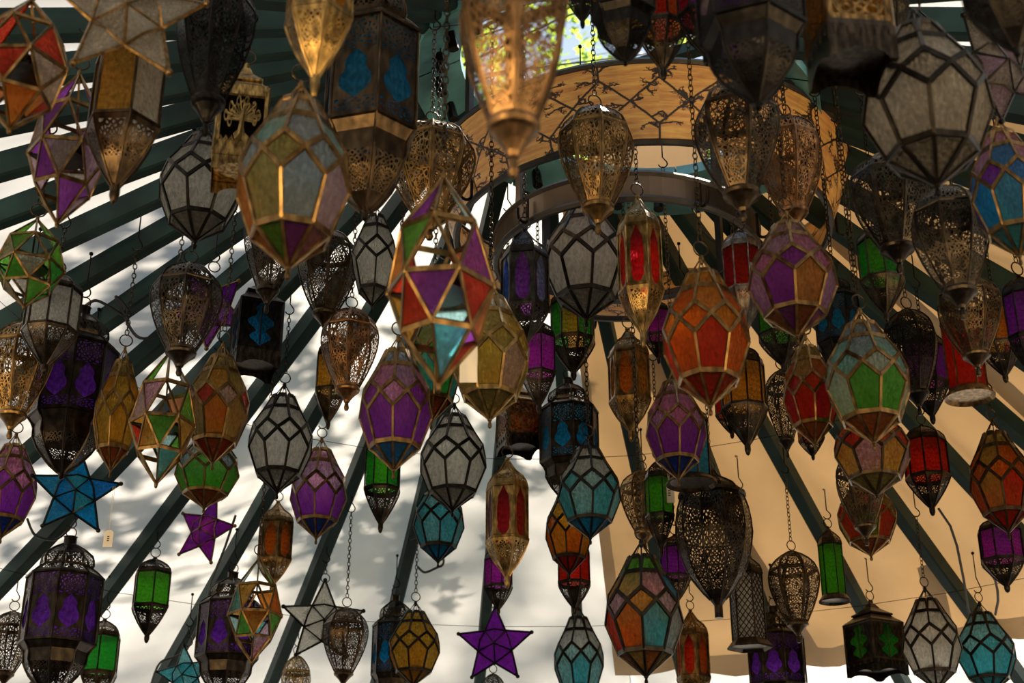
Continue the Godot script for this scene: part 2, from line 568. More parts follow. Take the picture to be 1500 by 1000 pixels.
		for k in sides:
			var a0 := s * k
			var a1 := s * (k + 1)
			var wall := [Vector2(0.485, y0), Vector2(0.485, y1)]
			pierce(mb, wall, a0, a1, 0.0, 0.16, 2, 9, 0.38)
			pierce(mb, wall, a0, a1, 0.66, 1.0, 3, 11, 0.40)
			for m in [[0, 0.07], [0.93, 1]]:
				solid(mb, wall, a0, a1, m[0], m[1], 0, 0.16, 1)
				solid(mb, wall, a0, a1, m[0], m[1], 0.66, 1, 1)
			window_plate(mb, strip(wall, a0, a1, 0, 0.16), strip(wall, a0, a1, 1, 0.16), strip(wall, a0, a1, 1, 0.66), strip(wall, a0, a1, 0, 0.66), vase)
			mb.tube([polar(0.49, a0, y0), polar(0.49, a0, y1)], 0.016, 5)
		mb.lathe([Vector2(0.47, y0 - 0.01), Vector2(0.505, y0 - 0.006), Vector2(0.505, y0 + 0.008), Vector2(0.47, y0 + 0.012)], sides)
		mb.lathe([Vector2(0.47, y1 - 0.01), Vector2(0.515, y1 - 0.006), Vector2(0.515, y1 + 0.006), Vector2(0.47, y1 + 0.01)], sides)
		made(key + "body", mb)
		pane(key + "pane", [polar(0.468, 0, y0), polar(0.468, s, y0), polar(0.468, s, y1), polar(0.468, 0, y1)], 0.01)
	var neck := MB.new()
	neck.lathe([Vector2(0.1, 0.94), Vector2(0.085, 0.95), Vector2(0.085, 0.995), Vector2(0.095, 1.0), Vector2(0, 1.0)], 12, 0, true)
	made("grand_neck", neck)
	var gt := MB.new()
	gt.lathe([Vector2(0, 0), Vector2(0.035, 0.012), Vector2(0.03, 0.035), Vector2(0.06, 0.05), Vector2(0, 0.06)], 10, 0, true)
	made("grand_finial", gt)

	# --- round pierced dome lantern
	var dm := MB.new()
	pierced_panels(dm, [Vector2(0.1, 0.12), Vector2(0.21, 0.18), Vector2(0.35, 0.28), Vector2(0.455, 0.42), Vector2(0.5, 0.56), Vector2(0.485, 0.70), Vector2(0.42, 0.81)], 10, [[0.12, 0.36, 3, 11, 0.42], [0.38, 0.66, 3, 12, 0.48], [0.68, 0.97, 3, 12, 0.46]], 0.05, 0.011)
	made("dome_body", dm)
	dm = MB.new()
	pierced_panels(dm, [Vector2(0.40, 0.83), Vector2(0.36, 0.87), Vector2(0.24, 0.91), Vector2(0.1, 0.95), Vector2(0.06, 0.99)], 10, [[0.15, 0.6, 3, 11, 0.5]], 0.06, 0.01)
	dm.lathe([Vector2(0.40, 0.80), Vector2(0.45, 0.81), Vector2(0.45, 0.83), Vector2(0.39, 0.84)], 20)
	made("dome_lid", dm)
	dm = MB.new()
	dm.lathe([Vector2(0, 0), Vector2(0.055, 0), Vector2(0.055, 0.08), Vector2(0.11, 0.12), Vector2(0, 0.13)], 12)
	made("dome_finial", dm)

	# --- square lantern
	var sq := MB.new()
	for k in 4:
		var a0 := PI / 2 * k + PI / 4
		var a1 := a0 + PI / 2
		pierce(sq, [Vector2(0.66, 0.24), Vector2(0.66, 0.68)], a0, a1, 0.08, 0.92, 4, 12, 0.62, 0.1)
		for m in [[0, 0.1], [0.9, 1]]: solid(sq, [Vector2(0.66, 0.24), Vector2(0.66, 0.68)], a0, a1, m[0], m[1], 0, 1, 1)
		solid(sq, [Vector2(0.66, 0.24), Vector2(0.66, 0.68)], a0, a1, 0.1, 0.9, 0, 0.08, 1)
		solid(sq, [Vector2(0.66, 0.24), Vector2(0.66, 0.68)], a0, a1, 0.1, 0.9, 0.92, 1, 1)
		sq.tube([polar(0.665, a0, 0.22), polar(0.665, a0, 0.7)], 0.03, 4)
	made("box_body", sq)
	sq = MB.new()
	var trefoil := [0.0, 0.05, 0.14, 0.23, 0.25, 0.2, 0.11, 0.14, 0.24, 0.31, 0.32, 0.26, 0.15, 0.1, 0.13, 0.15, 0.12, 0.05, 0.0]
	for k in 4:
		var a0 := PI / 2 * k + PI / 4
		var a1 := a0 + PI / 2
		window_plate(sq, polar(0.66, a0, 0.24), polar(0.66, a1, 0.24), polar(0.66, a1, 0.68), polar(0.66, a0, 0.68), trefoil)
		sq.tube([polar(0.665, a0, 0.22), polar(0.665, a0, 0.7)], 0.03, 4)
		var m0 := polar(0.655, a0, 0.26).lerp(polar(0.655, a1, 0.26), 0.5)
		sq.tube([m0, m0 + Vector3.UP * 0.38], 0.018, 4)
	made("openbox_body", sq)
	sq = MB.new()      # tree of life plate: trunk, curling boughs, ground scroll
	for k in 4:
		var turn := Basis(Vector3.UP, PI / 2 * k)
		var z := 0.472
		var T := func(u: float, t: float) -> Vector3: return turn * Vector3(u * 0.44, 0.24 + 0.44 * t, z)
		for e in [[T.call(-1.0, 0.0), T.call(1.0, 0.0)], [T.call(-1.0, 1.0), T.call(1.0, 1.0)], [T.call(-1.0, 0.0), T.call(-1.0, 1.0)], [T.call(1.0, 0.0), T.call(1.0, 1.0)]]:
			sq.bar(e[0], e[1], turn * Vector3.BACK, 0.10, 0.03)
		sq.tube([T.call(-0.25, 0.08), T.call(-0.06, 0.2), T.call(0.0, 0.4), T.call(0.02, 0.55)], 0.07, 6, 0.04)
		sq.tube([T.call(0.3, 0.08), T.call(0.1, 0.18), T.call(0.03, 0.35)], 0.05, 6, 0.03)
		for b in 13:
			var q := PI * (b + 0.5) / 13
			var far := 0.62 + 0.2 * (b % 2)
			var pts := []
			for i in 9:
				var f := i / 8.0
				pts.append(T.call(cos(q) * far * f + 0.02, 0.48 + sin(q) * far * 0.52 * f - 0.06 * absf(cos(q)) * f))
			for i in 10:
				var cq := q + i * 0.62
				var cr := 0.14 * (1 - i / 12.0)
				pts.append(T.call(cos(q) * far + (cos(cq) - cos(q)) * cr, 0.48 + sin(q) * far * 0.52 - 0.06 * absf(cos(q)) + (sin(cq) - sin(q)) * cr))
			sq.tube(pts, 0.016, 5, 0.01)
		for b in 8:
			var u := -0.85 + 0.24 * b
			sq.tube([T.call(u - 0.1, 0.06), T.call(u, 0.14), T.call(u + 0.08, 0.1), T.call(u + 0.02, 0.06)], 0.02, 4)
		sq.tube([polar(0.665, PI / 2 * k + PI / 4, 0.22), polar(0.665, PI / 2 * k + PI / 4, 0.7)], 0.03, 4)
	made("treebox_body", sq)
	pane("box_pane", [polar(0.645, -PI / 4, 0.24), polar(0.645, PI / 4, 0.24), polar(0.645, PI / 4, 0.68), polar(0.645, -PI / 4, 0.68)], 0.01)
	var roof := MB.new()
	roof.lathe([Vector2(0.66, 0.67), Vector2(0.69, 0.68), Vector2(0.69, 0.70), Vector2(0.62, 0.725), Vector2(0.5, 0.76), Vector2(0.43, 0.79)], 4, PI / 4)
	roof.lathe([Vector2(0.43, 0.79), Vector2(0.47, 0.795), Vector2(0.47, 0.815), Vector2(0.36, 0.84), Vector2(0.2, 0.885), Vector2(0.09, 0.95), Vector2(0.03, 0.96)], 4, PI / 4)
	roof.lathe([Vector2(0.05, 0.95), Vector2(0.06, 0.97), Vector2(0.05, 0.995), Vector2(0, 1.0)], 10, 0, true)
	made("box_roof", roof)
	var base := MB.new()
	base.lathe([Vector2(0, 0.15), Vector2(0.64, 0.15), Vector2(0.69, 0.16), Vector2(0.69, 0.22), Vector2(0.66, 0.25)], 4, PI / 4)
	for k in 4:
		var a0 := PI / 2 * k + PI / 4
		var skirt := [[0, 0.06], [0.12, 0.06], [0.2, 0.085], [0.3, 0.10], [0.4, 0.11], [0.5, 0.11], [0.6, 0.11], [0.7, 0.10], [0.8, 0.085], [0.88, 0.06], [1, 0.06]]
		for i in skirt.size() - 1:
			var A := polar(0.69, a0, 0)
			var B := polar(0.69, a0 + PI / 2, 0)
			base.quad(A.lerp(B, skirt[i][0]) + Vector3.UP * skirt[i][1], A.lerp(B, skirt[i + 1][0]) + Vector3.UP * skirt[i + 1][1], A.lerp(B, skirt[i + 1][0]) + Vector3.UP * 0.17, A.lerp(B, skirt[i][0]) + Vector3.UP * 0.17)
		for i in 5:
			base.ball(polar(0.695, a0, 0.19).lerp(polar(0.695, a0 + PI / 2, 0.19), 0.1 + 0.2 * i), 0.022, 6)
	made("box_base", base)

	# --- six-sided lantern standing on a flared base
	for style in ["lattice", "plain"]:
		var s := TAU / 6
		var f := MB.new()
		f.lathe([Vector2(0, 0.03), Vector2(0.42, 0.03), Vector2(0.5, 0.0), Vector2(0.5, 0.02), Vector2(0.4, 0.075), Vector2(0.37, 0.09)], 6 if style == "lattice" else 20)
		f.lathe([Vector2(0.34, 0.75), Vector2(0.4, 0.755), Vector2(0.4, 0.775), Vector2(0.34, 0.785)], 6)
		for k in 6:
			f.tube([polar(0.37, s * k, 0.08), polar(0.37, s * k, 0.76)], 0.02, 4)
			if style == "lattice":
				for i in 9:
					for m in 2:
						var y := 0.09 + i * 0.075
						var A := polar(0.365, s * k, 0)
						var B := polar(0.365, s * (k + 1), 0)
						for h in 3:
							var u0 := h / 3.0
							var u1 := (h + 1) / 3.0
							f.bar(A.lerp(B, u0) + Vector3.UP * (y + (0.075 if m else 0.0)), A.lerp(B, u1) + Vector3.UP * (y + (0.0 if m else 0.075)), (A + B).normalized(), 0.016, 0.01)
		made(style + "_frame", f)
		var d := MB.new()
		pierced_panels(d, [Vector2(0.385, 0.78), Vector2(0.35, 0.84), Vector2(0.22, 0.9), Vector2(0.08, 0.95), Vector2(0.05, 0.98)], 6, [[0.08, 0.6, 3, 10, 0.5]], 0.1, 0.012)
		d.ball(Vector3(0, 0.975, 0), 0.05, 8)
		made(style + "_dome", d)
	pane("plain_pane", [polar(0.355, 0, 0.085), polar(0.355, TAU / 6, 0.085), polar(0.355, TAU / 6, 0.76), polar(0.355, 0, 0.76)], 0.01)

	# --- star: centre at the origin, radius 1, five points in the plane across z
	var inner := 0.46
	var O := func(k: float) -> Vector3: return Vector3(cos(TAU * k / 5 + PI / 2), sin(TAU * k / 5 + PI / 2), 0)
	var mid := Vector3(0, 0, 0.26)
	pane("star_point_front", [O.call(0), (O.call(0.5) * inner), (mid * 0.42 + O.call(0.0) * inner * 0.86), (O.call(-0.5) * inner)], 0.02, 0.02)
	pane("star_heart_front", [mid, O.call(-0.5) * inner, mid * 0.42 + O.call(0.0) * inner * 0.86, O.call(0.5) * inner], 0.02, 0.02)
	var fr := MB.new()
	for k in 5:
		for e in [[O.call(k), O.call(k + 0.5) * inner], [O.call(k), O.call(k - 0.5) * inner]]:
			fr.tube(e, 0.026, 4)
		for side in [1.0, -1.0]:
			var z := Vector3(1, 1, side)
			fr.tube([O.call(k + 0.5) * inner, (mid * 0.42 + O.call(k) * inner * 0.86) * z, O.call(k - 0.5) * inner], 0.02, 4)
			fr.tube([O.call(k + 0.5) * inner, mid * z], 0.02, 4)
		fr.ball(O.call(k), 0.055, 8)
	made("star_frame", fr)

	# --- open gem lantern: triangles between an upper and a middle ring, wire pyramids above and below, a candle plate
	var gu := func(k: float) -> Vector3: return polar(0.40, TAU * k / 6, 0.70)
	var gm := func(k: float) -> Vector3: return polar(0.50, TAU * (k + 0.5) / 6, 0.45)
	var gl := func(k: float) -> Vector3: return polar(0.37, TAU * k / 6, 0.24)
	pane("gem_a", [gm.call(0), gu.call(1), gu.call(0)], 0.03)
	pane("gem_b", [gm.call(0), gm.call(1), gu.call(1)], 0.03)
	pane("gem_c", [gl.call(1), gm.call(1), gm.call(0)], 0.03)
	pane("gem_d", [gl.call(0), gl.call(1), gm.call(0)], 0.03)
	pane("gem_e", [Vector3(0, 0.03, 0), gl.call(1), gl.call(0)], 0.04)
	pane("gem_f", [gu.call(0), gu.call(1), Vector3(0, 0.97, 0)], 0.04)
	var gf := MB.new()
	for k in 6:
		for e in [[gu.call(k), gu.call(k + 1)], [gm.call(k), gm.call(k + 1)], [gl.call(k), gl.call(k + 1)], [gu.call(k), gm.call(k)], [gu.call(k + 1), gm.call(k)], [gm.call(k), gl.call(k)], [gm.call(k), gl.call(k + 1)], [gu.call(k), Vector3(0, 0.97, 0)], [gl.call(k), Vector3(0, 0.03, 0)]]:
			var out: Vector3 = e[0] + e[1]
			out.y = out.y * 0.5 - 0.5
			gf.bar(e[0], e[1], out.normalized(), 0.028, 0.02)
		gf.ball(gm.call(k), 0.026, 6)
	gf.ball(Vector3(0, 0.03, 0), 0.032, 8)
	gf.ball(Vector3(0, 0.97, 0), 0.032, 8)
	made("gem_frame", gf)
	var plate := MB.new()
	plate.lathe([Vector2(0, 0.42), Vector2(0.26, 0.42), Vector2(0.27, 0.44), Vector2(0.2, 0.445), Vector2(0.2, 0.5), Vector2(0.18, 0.5), Vector2(0.18, 0.45), Vector2(0, 0.45)], 18)
	for k in 3: plate.tube([polar(0.25, TAU * (k + 0.25) / 3, 0.43), polar(0.5, TAU * (k + 0.25) / 3, 0.44)], 0.01, 4)
	made("gem_plate", plate)

# ------------------------------------------------------------------ hanging one lantern
const CALLED := {"facet": "faceted_lantern", "facet6": "faceted_lantern", "tear0": "teardrop_lantern", "tear1": "teardrop_lantern", "tear2": "teardrop_lantern", "tear3": "teardrop_lantern",
	"octo": "paned_lantern", "octo6": "paned_lantern", "ornate": "arched_lantern", "grand": "pierced_lantern", "grand6": "pierced_lantern", "box": "square_lantern", "openbox": "square_lantern",
	"treebox": "square_lantern", "lattice": "hexagonal_lantern", "plain": "hexagonal_lantern", "dome": "dome_lantern", "star": "star_lantern", "gem": "gem_lantern"}
const GROUP := {"facet": "faceted glass lanterns", "tear": "pierced teardrop lanterns", "octo": "small paned lanterns", "ornate": "arched brass lanterns", "grand": "large pierced lanterns", "box": "square lanterns",
	"openbox": "square lanterns", "treebox": "square lanterns", "lattice": "hexagonal lanterns", "plain": "hexagonal lanterns", "dome": "dome lanterns", "star": "star lanterns", "gem": "open gem lanterns"}
const TALL := {"facet": 0.34, "tear": 0.31, "octo": 0.28, "ornate": 0.34, "grand": 0.50, "box": 0.29, "openbox": 0.28, "treebox": 0.28, "lattice": 0.30, "plain": 0.26, "dome": 0.42, "star": 0.28, "gem": 0.36}

func pick(tiers: PackedStringArray, tier: int, k: int) -> String:
	var t := tiers[mini(tier, tiers.size() - 1)].split(",")
	return t[k % t.size()]

var link: MB
func hanger(root: Node3D, from: Vector3, rise_by: float, m: Material) -> void:
	if link == null:
		link = MB.new()
		link.ring(Vector3.ZERO, 0.0048, 0.0013, Vector3.BACK, 8, 4, 1.75)
	var r := MB.new()
	r.ring(from + Vector3.UP * 0.014, 0.015, 0.0017, Vector3(0.4, 0, 1).normalized(), 14, 5)
	part(root, "top_ring", r.mesh(), m)
	var y := 0.028
	if rise_by > 0.11:
		var c := MB.new()
		while y < rise_by - 0.06:
			c.add(link, Transform3D(Basis(Vector3.UP, PI / 2 * (int(y / 0.0128) % 2) + 0.4), from + Vector3.UP * (y + 0.007)))
			y += 0.0128
		part(root, "chain", c.mesh(), m)
	var h := MB.new()
	var pts := []
	for i in 9:
		var q := -PI * 0.9 + PI * 1.05 * i / 8
		pts.append(from + Vector3(0.012 * cos(q), y + 0.012 + 0.012 * sin(q), 0))
	pts.append(from + Vector3(0.0, maxf(rise_by - 0.02, y + 0.03), 0))
	pts.append(from + Vector3(0.0, maxf(rise_by + 0.06, y + 0.04), 0))
	h.tube(pts, 0.0019, 5)
	h.ball(pts[-1], 0.006, 6)
	part(root, "hook", h.mesh(), metal("black"))

class Spot:
	var e: Array
	var dist: float
	var most: float
	var at: Vector3
	var bottom: float
	var high: float
	var wide: float

func settle(q: Spot) -> void:                       # its place and size at its distance: the body fills the rows and columns noted from the photograph
	var p := at_distance(q.e[1], (q.e[2] + q.e[3]) / 2.0, q.dist)
	q.bottom = EYE.y + q.dist * rise(q.e[1], q.e[3])
	q.high = EYE.y + q.dist * rise(q.e[1], q.e[2]) - q.bottom
	q.wide = q.e[4] * (p - EYE).dot(pixel_dir(750, 500)) / FOCAL
	q.at = Vector3(p.x, q.bottom, p.z)

func clear_of_roof(q: Spot) -> bool:
	return roof_height(q.at.x, q.at.z) - 0.11 - q.wide * 0.22 > q.bottom + q.high

func plan(e: Array) -> Spot:
	var q := Spot.new()
	q.e = e
	var stem: String = e[0].rstrip("0123456789")
	q.dist = e[5]
	if e[5] < 0: q.dist = roof_distance(e[1], -e[5])                                          # hooked onto the roof at that row
	elif e[5] == 0: q.dist = TALL[stem] / (rise(e[1], e[2]) - rise(e[1], e[3]))               # its usual size
	settle(q)
	while not clear_of_roof(q):
		q.dist -= 0.02
		settle(q)
	return q

func part_them(all: Array) -> void:                 # lanterns hang clear of one another and of the hoops
	for turn in 60:
		var moved := 0
		for i in all.size():
			var a: Spot = all[i]
			for h in [[0.475, 0.545, 3.28, 3.50, 0.0], [0.335, 0.335, 3.20, 3.32, -0.04]]:
				var away := Vector2(a.at.x - HOOPS.x - h[4], a.at.z - HOOPS.y).length()
				if a.bottom < h[3] and a.bottom + a.high > h[2] and away > h[0] - a.wide * 0.5 - 0.03 and away < h[1] + a.wide * 0.5 + 0.035 or a.bottom < h[2] and away > h[0] - 0.045 and away < h[1] + 0.045:
					a.dist -= 0.02
					settle(a)
					moved += 1
			for j in range(i + 1, all.size()):
				var b: Spot = all[j]
				var apart := Vector2(a.at.x - b.at.x, a.at.z - b.at.z).length()
				var upper := a if a.bottom > b.bottom else b
				var stacked := a.bottom > b.bottom + b.high + 0.03 or b.bottom > a.bottom + a.high + 0.03
				if apart > (upper.wide * 0.5 + 0.018 if stacked else (a.wide + b.wide) * 0.5 + 0.012): continue      # stacked: the lower one's chain clears the upper body
				var near := a if a.dist < b.dist else b
				var far := b if near == a else a
				near.dist -= 0.015
				settle(near)
				far.dist += 0.012
				settle(far)
				if not clear_of_roof(far):
					far.dist -= 0.012
					settle(far)
				moved += 1
		if moved == 0: break

func hang(q: Spot) -> void:
	var kind: String = q.e[0]
	var cols: String = q.e[6]
	var met: String = q.e[7]
	var yaw: float = q.e[8]
	var label: String = q.e[9]
	var stem := kind.rstrip("0123456789")
	var p := q.at
	var bottom := q.bottom
	var high := q.high
	var wide := q.wide
	var gap := roof_height(p.x, p.z) - 0.07 - bottom - high
	var root := thing(CALLED[kind], label, "lantern", Vector3(p.x, bottom, p.z), GROUP[stem])
	var tiers := cols.split(" ")
	var S := Transform3D(Basis(Vector3.UP, deg_to_rad(yaw)) * Basis.from_scale(Vector3(wide, high, wide)))
	var mm := metal(met)
	match stem:
		"facet":
			var sides := 6 if kind == "facet6" else 8
			var key := "facet%d_" % sides
			var fr := part(root, "frame", cache[key + "frame"], mm, S)
			for t in 5:
				var m: Mesh = cache[key + ["stub", "kite", "diamond", "long", "point"][t]]
				for k in sides:
					part(root, "pane", m, glass(pick(tiers, t, k)), S * Transform3D(Basis(Vector3.UP, TAU / sides * k)))
			var wires := part(root, "wires", cache[key + "wires"], mm, S)
			part(fr, "finial", cache["facet_finial"], mm)
			part(wires, "bead", cache["top_bead"], mm)
			part(root, "candle_cup", cache["candle_cup"], metal("black"), S)
		"tear":
			var key := kind + "_"
			part(root, "body", cache[key + "body"], mm, S)
			part(part(root, "shoulder", cache[key + "shoulder"], mm, S), "cap", cache["tear_cap"], mm)
			part(part(root, "cup", cache["tear_cup"], mm, S), "finial", cache["tear_finial"], mm)
		"octo", "ornate":
			var sides := 6 if kind != "octo" else 8
			var key := "%s%d_" % [stem, sides]
			part(part(root, "dome", cache[key + "dome"], mm, S), "cap", cache["small_cap"], mm)
			part(root, "frame", cache[key + "frame"], mm, S)
			part(part(root, "taper", cache[key + "taper"], mm, S), "finial", cache["ball_finial"], mm)
			for k in sides:
				part(root, "pane", cache[key + "pane"], glass(pick(tiers, 0, k)), S * Transform3D(Basis(Vector3.UP, TAU / sides * k)))
		"grand":
			var sides := 6 if kind == "grand6" else 8
			var key := "grand%d_" % sides
			for piece in ["rim", "body"]: part(root, piece, cache[key + piece], mm, S)
			part(part(root, "dome", cache[key + "dome"], mm, S), "neck", cache["grand_neck"], mm)
			part(part(root, "bowl", cache[key + "bowl"], mm, S), "finial", cache["grand_finial"], mm)
			for k in sides:
				part(root, "pane", cache[key + "pane"], glass(pick(tiers, 0, k)), S * Transform3D(Basis(Vector3.UP, TAU / sides * k)))
		"dome":
			part(part(root, "body", cache["dome_body"], mm, S), "finial", cache["dome_finial"], mm)
			part(root, "lid", cache["dome_lid"], mm, S)
		"box", "openbox", "treebox":
			S = Transform3D(Basis(Vector3.UP, deg_to_rad(yaw)) * Basis.from_scale(Vector3(wide * 0.82, high, wide * 0.82)))
			part(root, "body", cache[stem + "_body"], mm, S)
			part(root, "roof", cache["box_roof"], mm, S)
			part(root, "base", cache["box_base"], mm if stem == "treebox" else metal("dark"), S)
			for k in 4:
				part(root, "pane", cache["box_pane"], glass(pick(tiers, 0, k)), S * Transform3D(Basis(Vector3.UP, PI / 2 * k)))
		"lattice", "plain":
			part(root, "frame", cache[stem + "_frame"], mm, S)
			part(root, "dome", cache[stem + "_dome"], mm, S)
			if cols != "":
				for k in 6: part(root, "pane", cache["plain_pane"], glass(pick(tiers, 0, k)), S * Transform3D(Basis(Vector3.UP, TAU / 6 * k)))
		"gem":
			part(root, "frame", cache["gem_frame"], mm, S)
			part(root, "candle_plate", cache["gem_plate"], metal("black"), S)
			var n := 0
			for t in 6:
				for k in 6:
					n += 1
					if (t < 4 and (k + t) % 3 == 0) or t == 5 and k % 3 != 1 or t == 4 and k % 2: continue      # the open facets
					part(root, "pane", cache["gem_" + "abcdef"[t]], glass(pick(tiers, 0, n * 5 + t)), S * Transform3D(Basis(Vector3.UP, TAU / 6 * k)))
		"star":
			var roll := Basis(Vector3.BACK, deg_to_rad(float(tiers[1])))
			S = Transform3D(Basis(Vector3.UP, deg_to_rad(yaw)) * roll * Basis.from_scale(Vector3.ONE * wide / 2), Vector3(0, high / 2, 0))
			part(root, "frame", cache["star_frame"], mm, S)
			for side in 2:
				for k in 5:
					var t := S * Transform3D(Basis(Vector3.UP, PI * side)) * Transform3D(Basis(Vector3.BACK, TAU / 5 * k))
					part(root, "pane", cache["star_point_front"], glass(pick(tiers, 0, k)), t)
					part(root, "pane", cache["star_heart_front"], glass(pick(tiers, 0, k + 1)), t)
			high = high / 2 + wide / 2 * 0.95
			gap = roof_height(p.x, p.z) - 0.07 - bottom - high
	hanger(root, Vector3(0, high, 0), gap, metal("bronze") if met in ["brass", "old_brass", "copper", "bronze"] else metal("dark"))

# ------------------------------------------------------------------ the tent
func crown_edge(az: float, radius: float) -> float:       # distance from the apex to the crown circle in that direction
	var dir := Vector2(sin(az), -cos(az))
	var off := Vector2(APEX.x, APEX.z) - CROWN
	var b := off.dot(dir)
	return -b + sqrt(b * b - off.length_squared() + radius * radius)

func on_roof(az: float, r: float, lift := 0.0) -> Vector3:
	return Vector3(APEX.x + sin(az) * r, APEX.y - SLOPE * r + lift, APEX.z - cos(az) * r)

func canvas(az0: float, az1: float, from_crown: bool, r0: float, r1: float, lift: float, sag: float) -> MB:
	var mb := MB.new()
	var f := FastNoiseLite.new()
	f.seed = 11
	f.frequency = 0.9
	var cols := maxi(8, int((az1 - az0) / 1.5))
	var rows := 36
	var grid := []
	for i in cols + 1:
		var az := deg_to_rad(lerpf(az0, az1, float(i) / cols))
		var col := []
		for j in rows + 1:
			var inner := crown_edge(az, 0.45) if from_crown else r0
			var r := lerpf(inner, r1, float(j) / rows)
			var between := absf(sin((rad_to_deg(az) - 4.5) / 9.0 * PI))
			var p := on_roof(az, r, lift)
			p.y += -sag * between * smoothstep(0.3, 1.6, r) * 0.5 + 0.035 * f.get_noise_3dv(p * 2.2) * between + 0.012 * f.get_noise_3dv(p * 9.0) * between
			col.append(p)
		grid.append(col)
	var norm := []
	for i in cols + 1:
		var col := []
		for j in rows + 1:
			var a: Vector3 = grid[mini(i + 1, cols)][j] - grid[maxi(i - 1, 0)][j]
			var b: Vector3 = grid[i][mini(j + 1, rows)] - grid[i][maxi(j - 1, 0)]
			col.append(a.cross(b).normalized() * -1.0)
		norm.append(col)
	for i in cols:
		for j in rows:
			var at := mb.v.size()
			mb.quad(grid[i][j], grid[i][j + 1], grid[i + 1][j + 1], grid[i + 1][j])
			var ids := [[i, j], [i + 1, j + 1], [i, j + 1], [i, j], [i + 1, j], [i + 1, j + 1]]
			for q in 6:
				var m: Vector3 = norm[ids[q][0]][ids[q][1]]
				mb.n[at + q] = m if m.dot(mb.n[at + q]) > 0 else -m
	return mb

func cloth(key: String, c: Color, glow: Color) -> StandardMaterial3D:
	var m := matte(key, c, 0.85, noise_tex("weave", 0.006, FastNoiseLite.TYPE_SIMPLEX_SMOOTH, 512, 0.88, 1.0, 5, 20.0, 0.1), 0.7, true)
	m.backlight_enabled = true
	m.backlight = glow
	return m

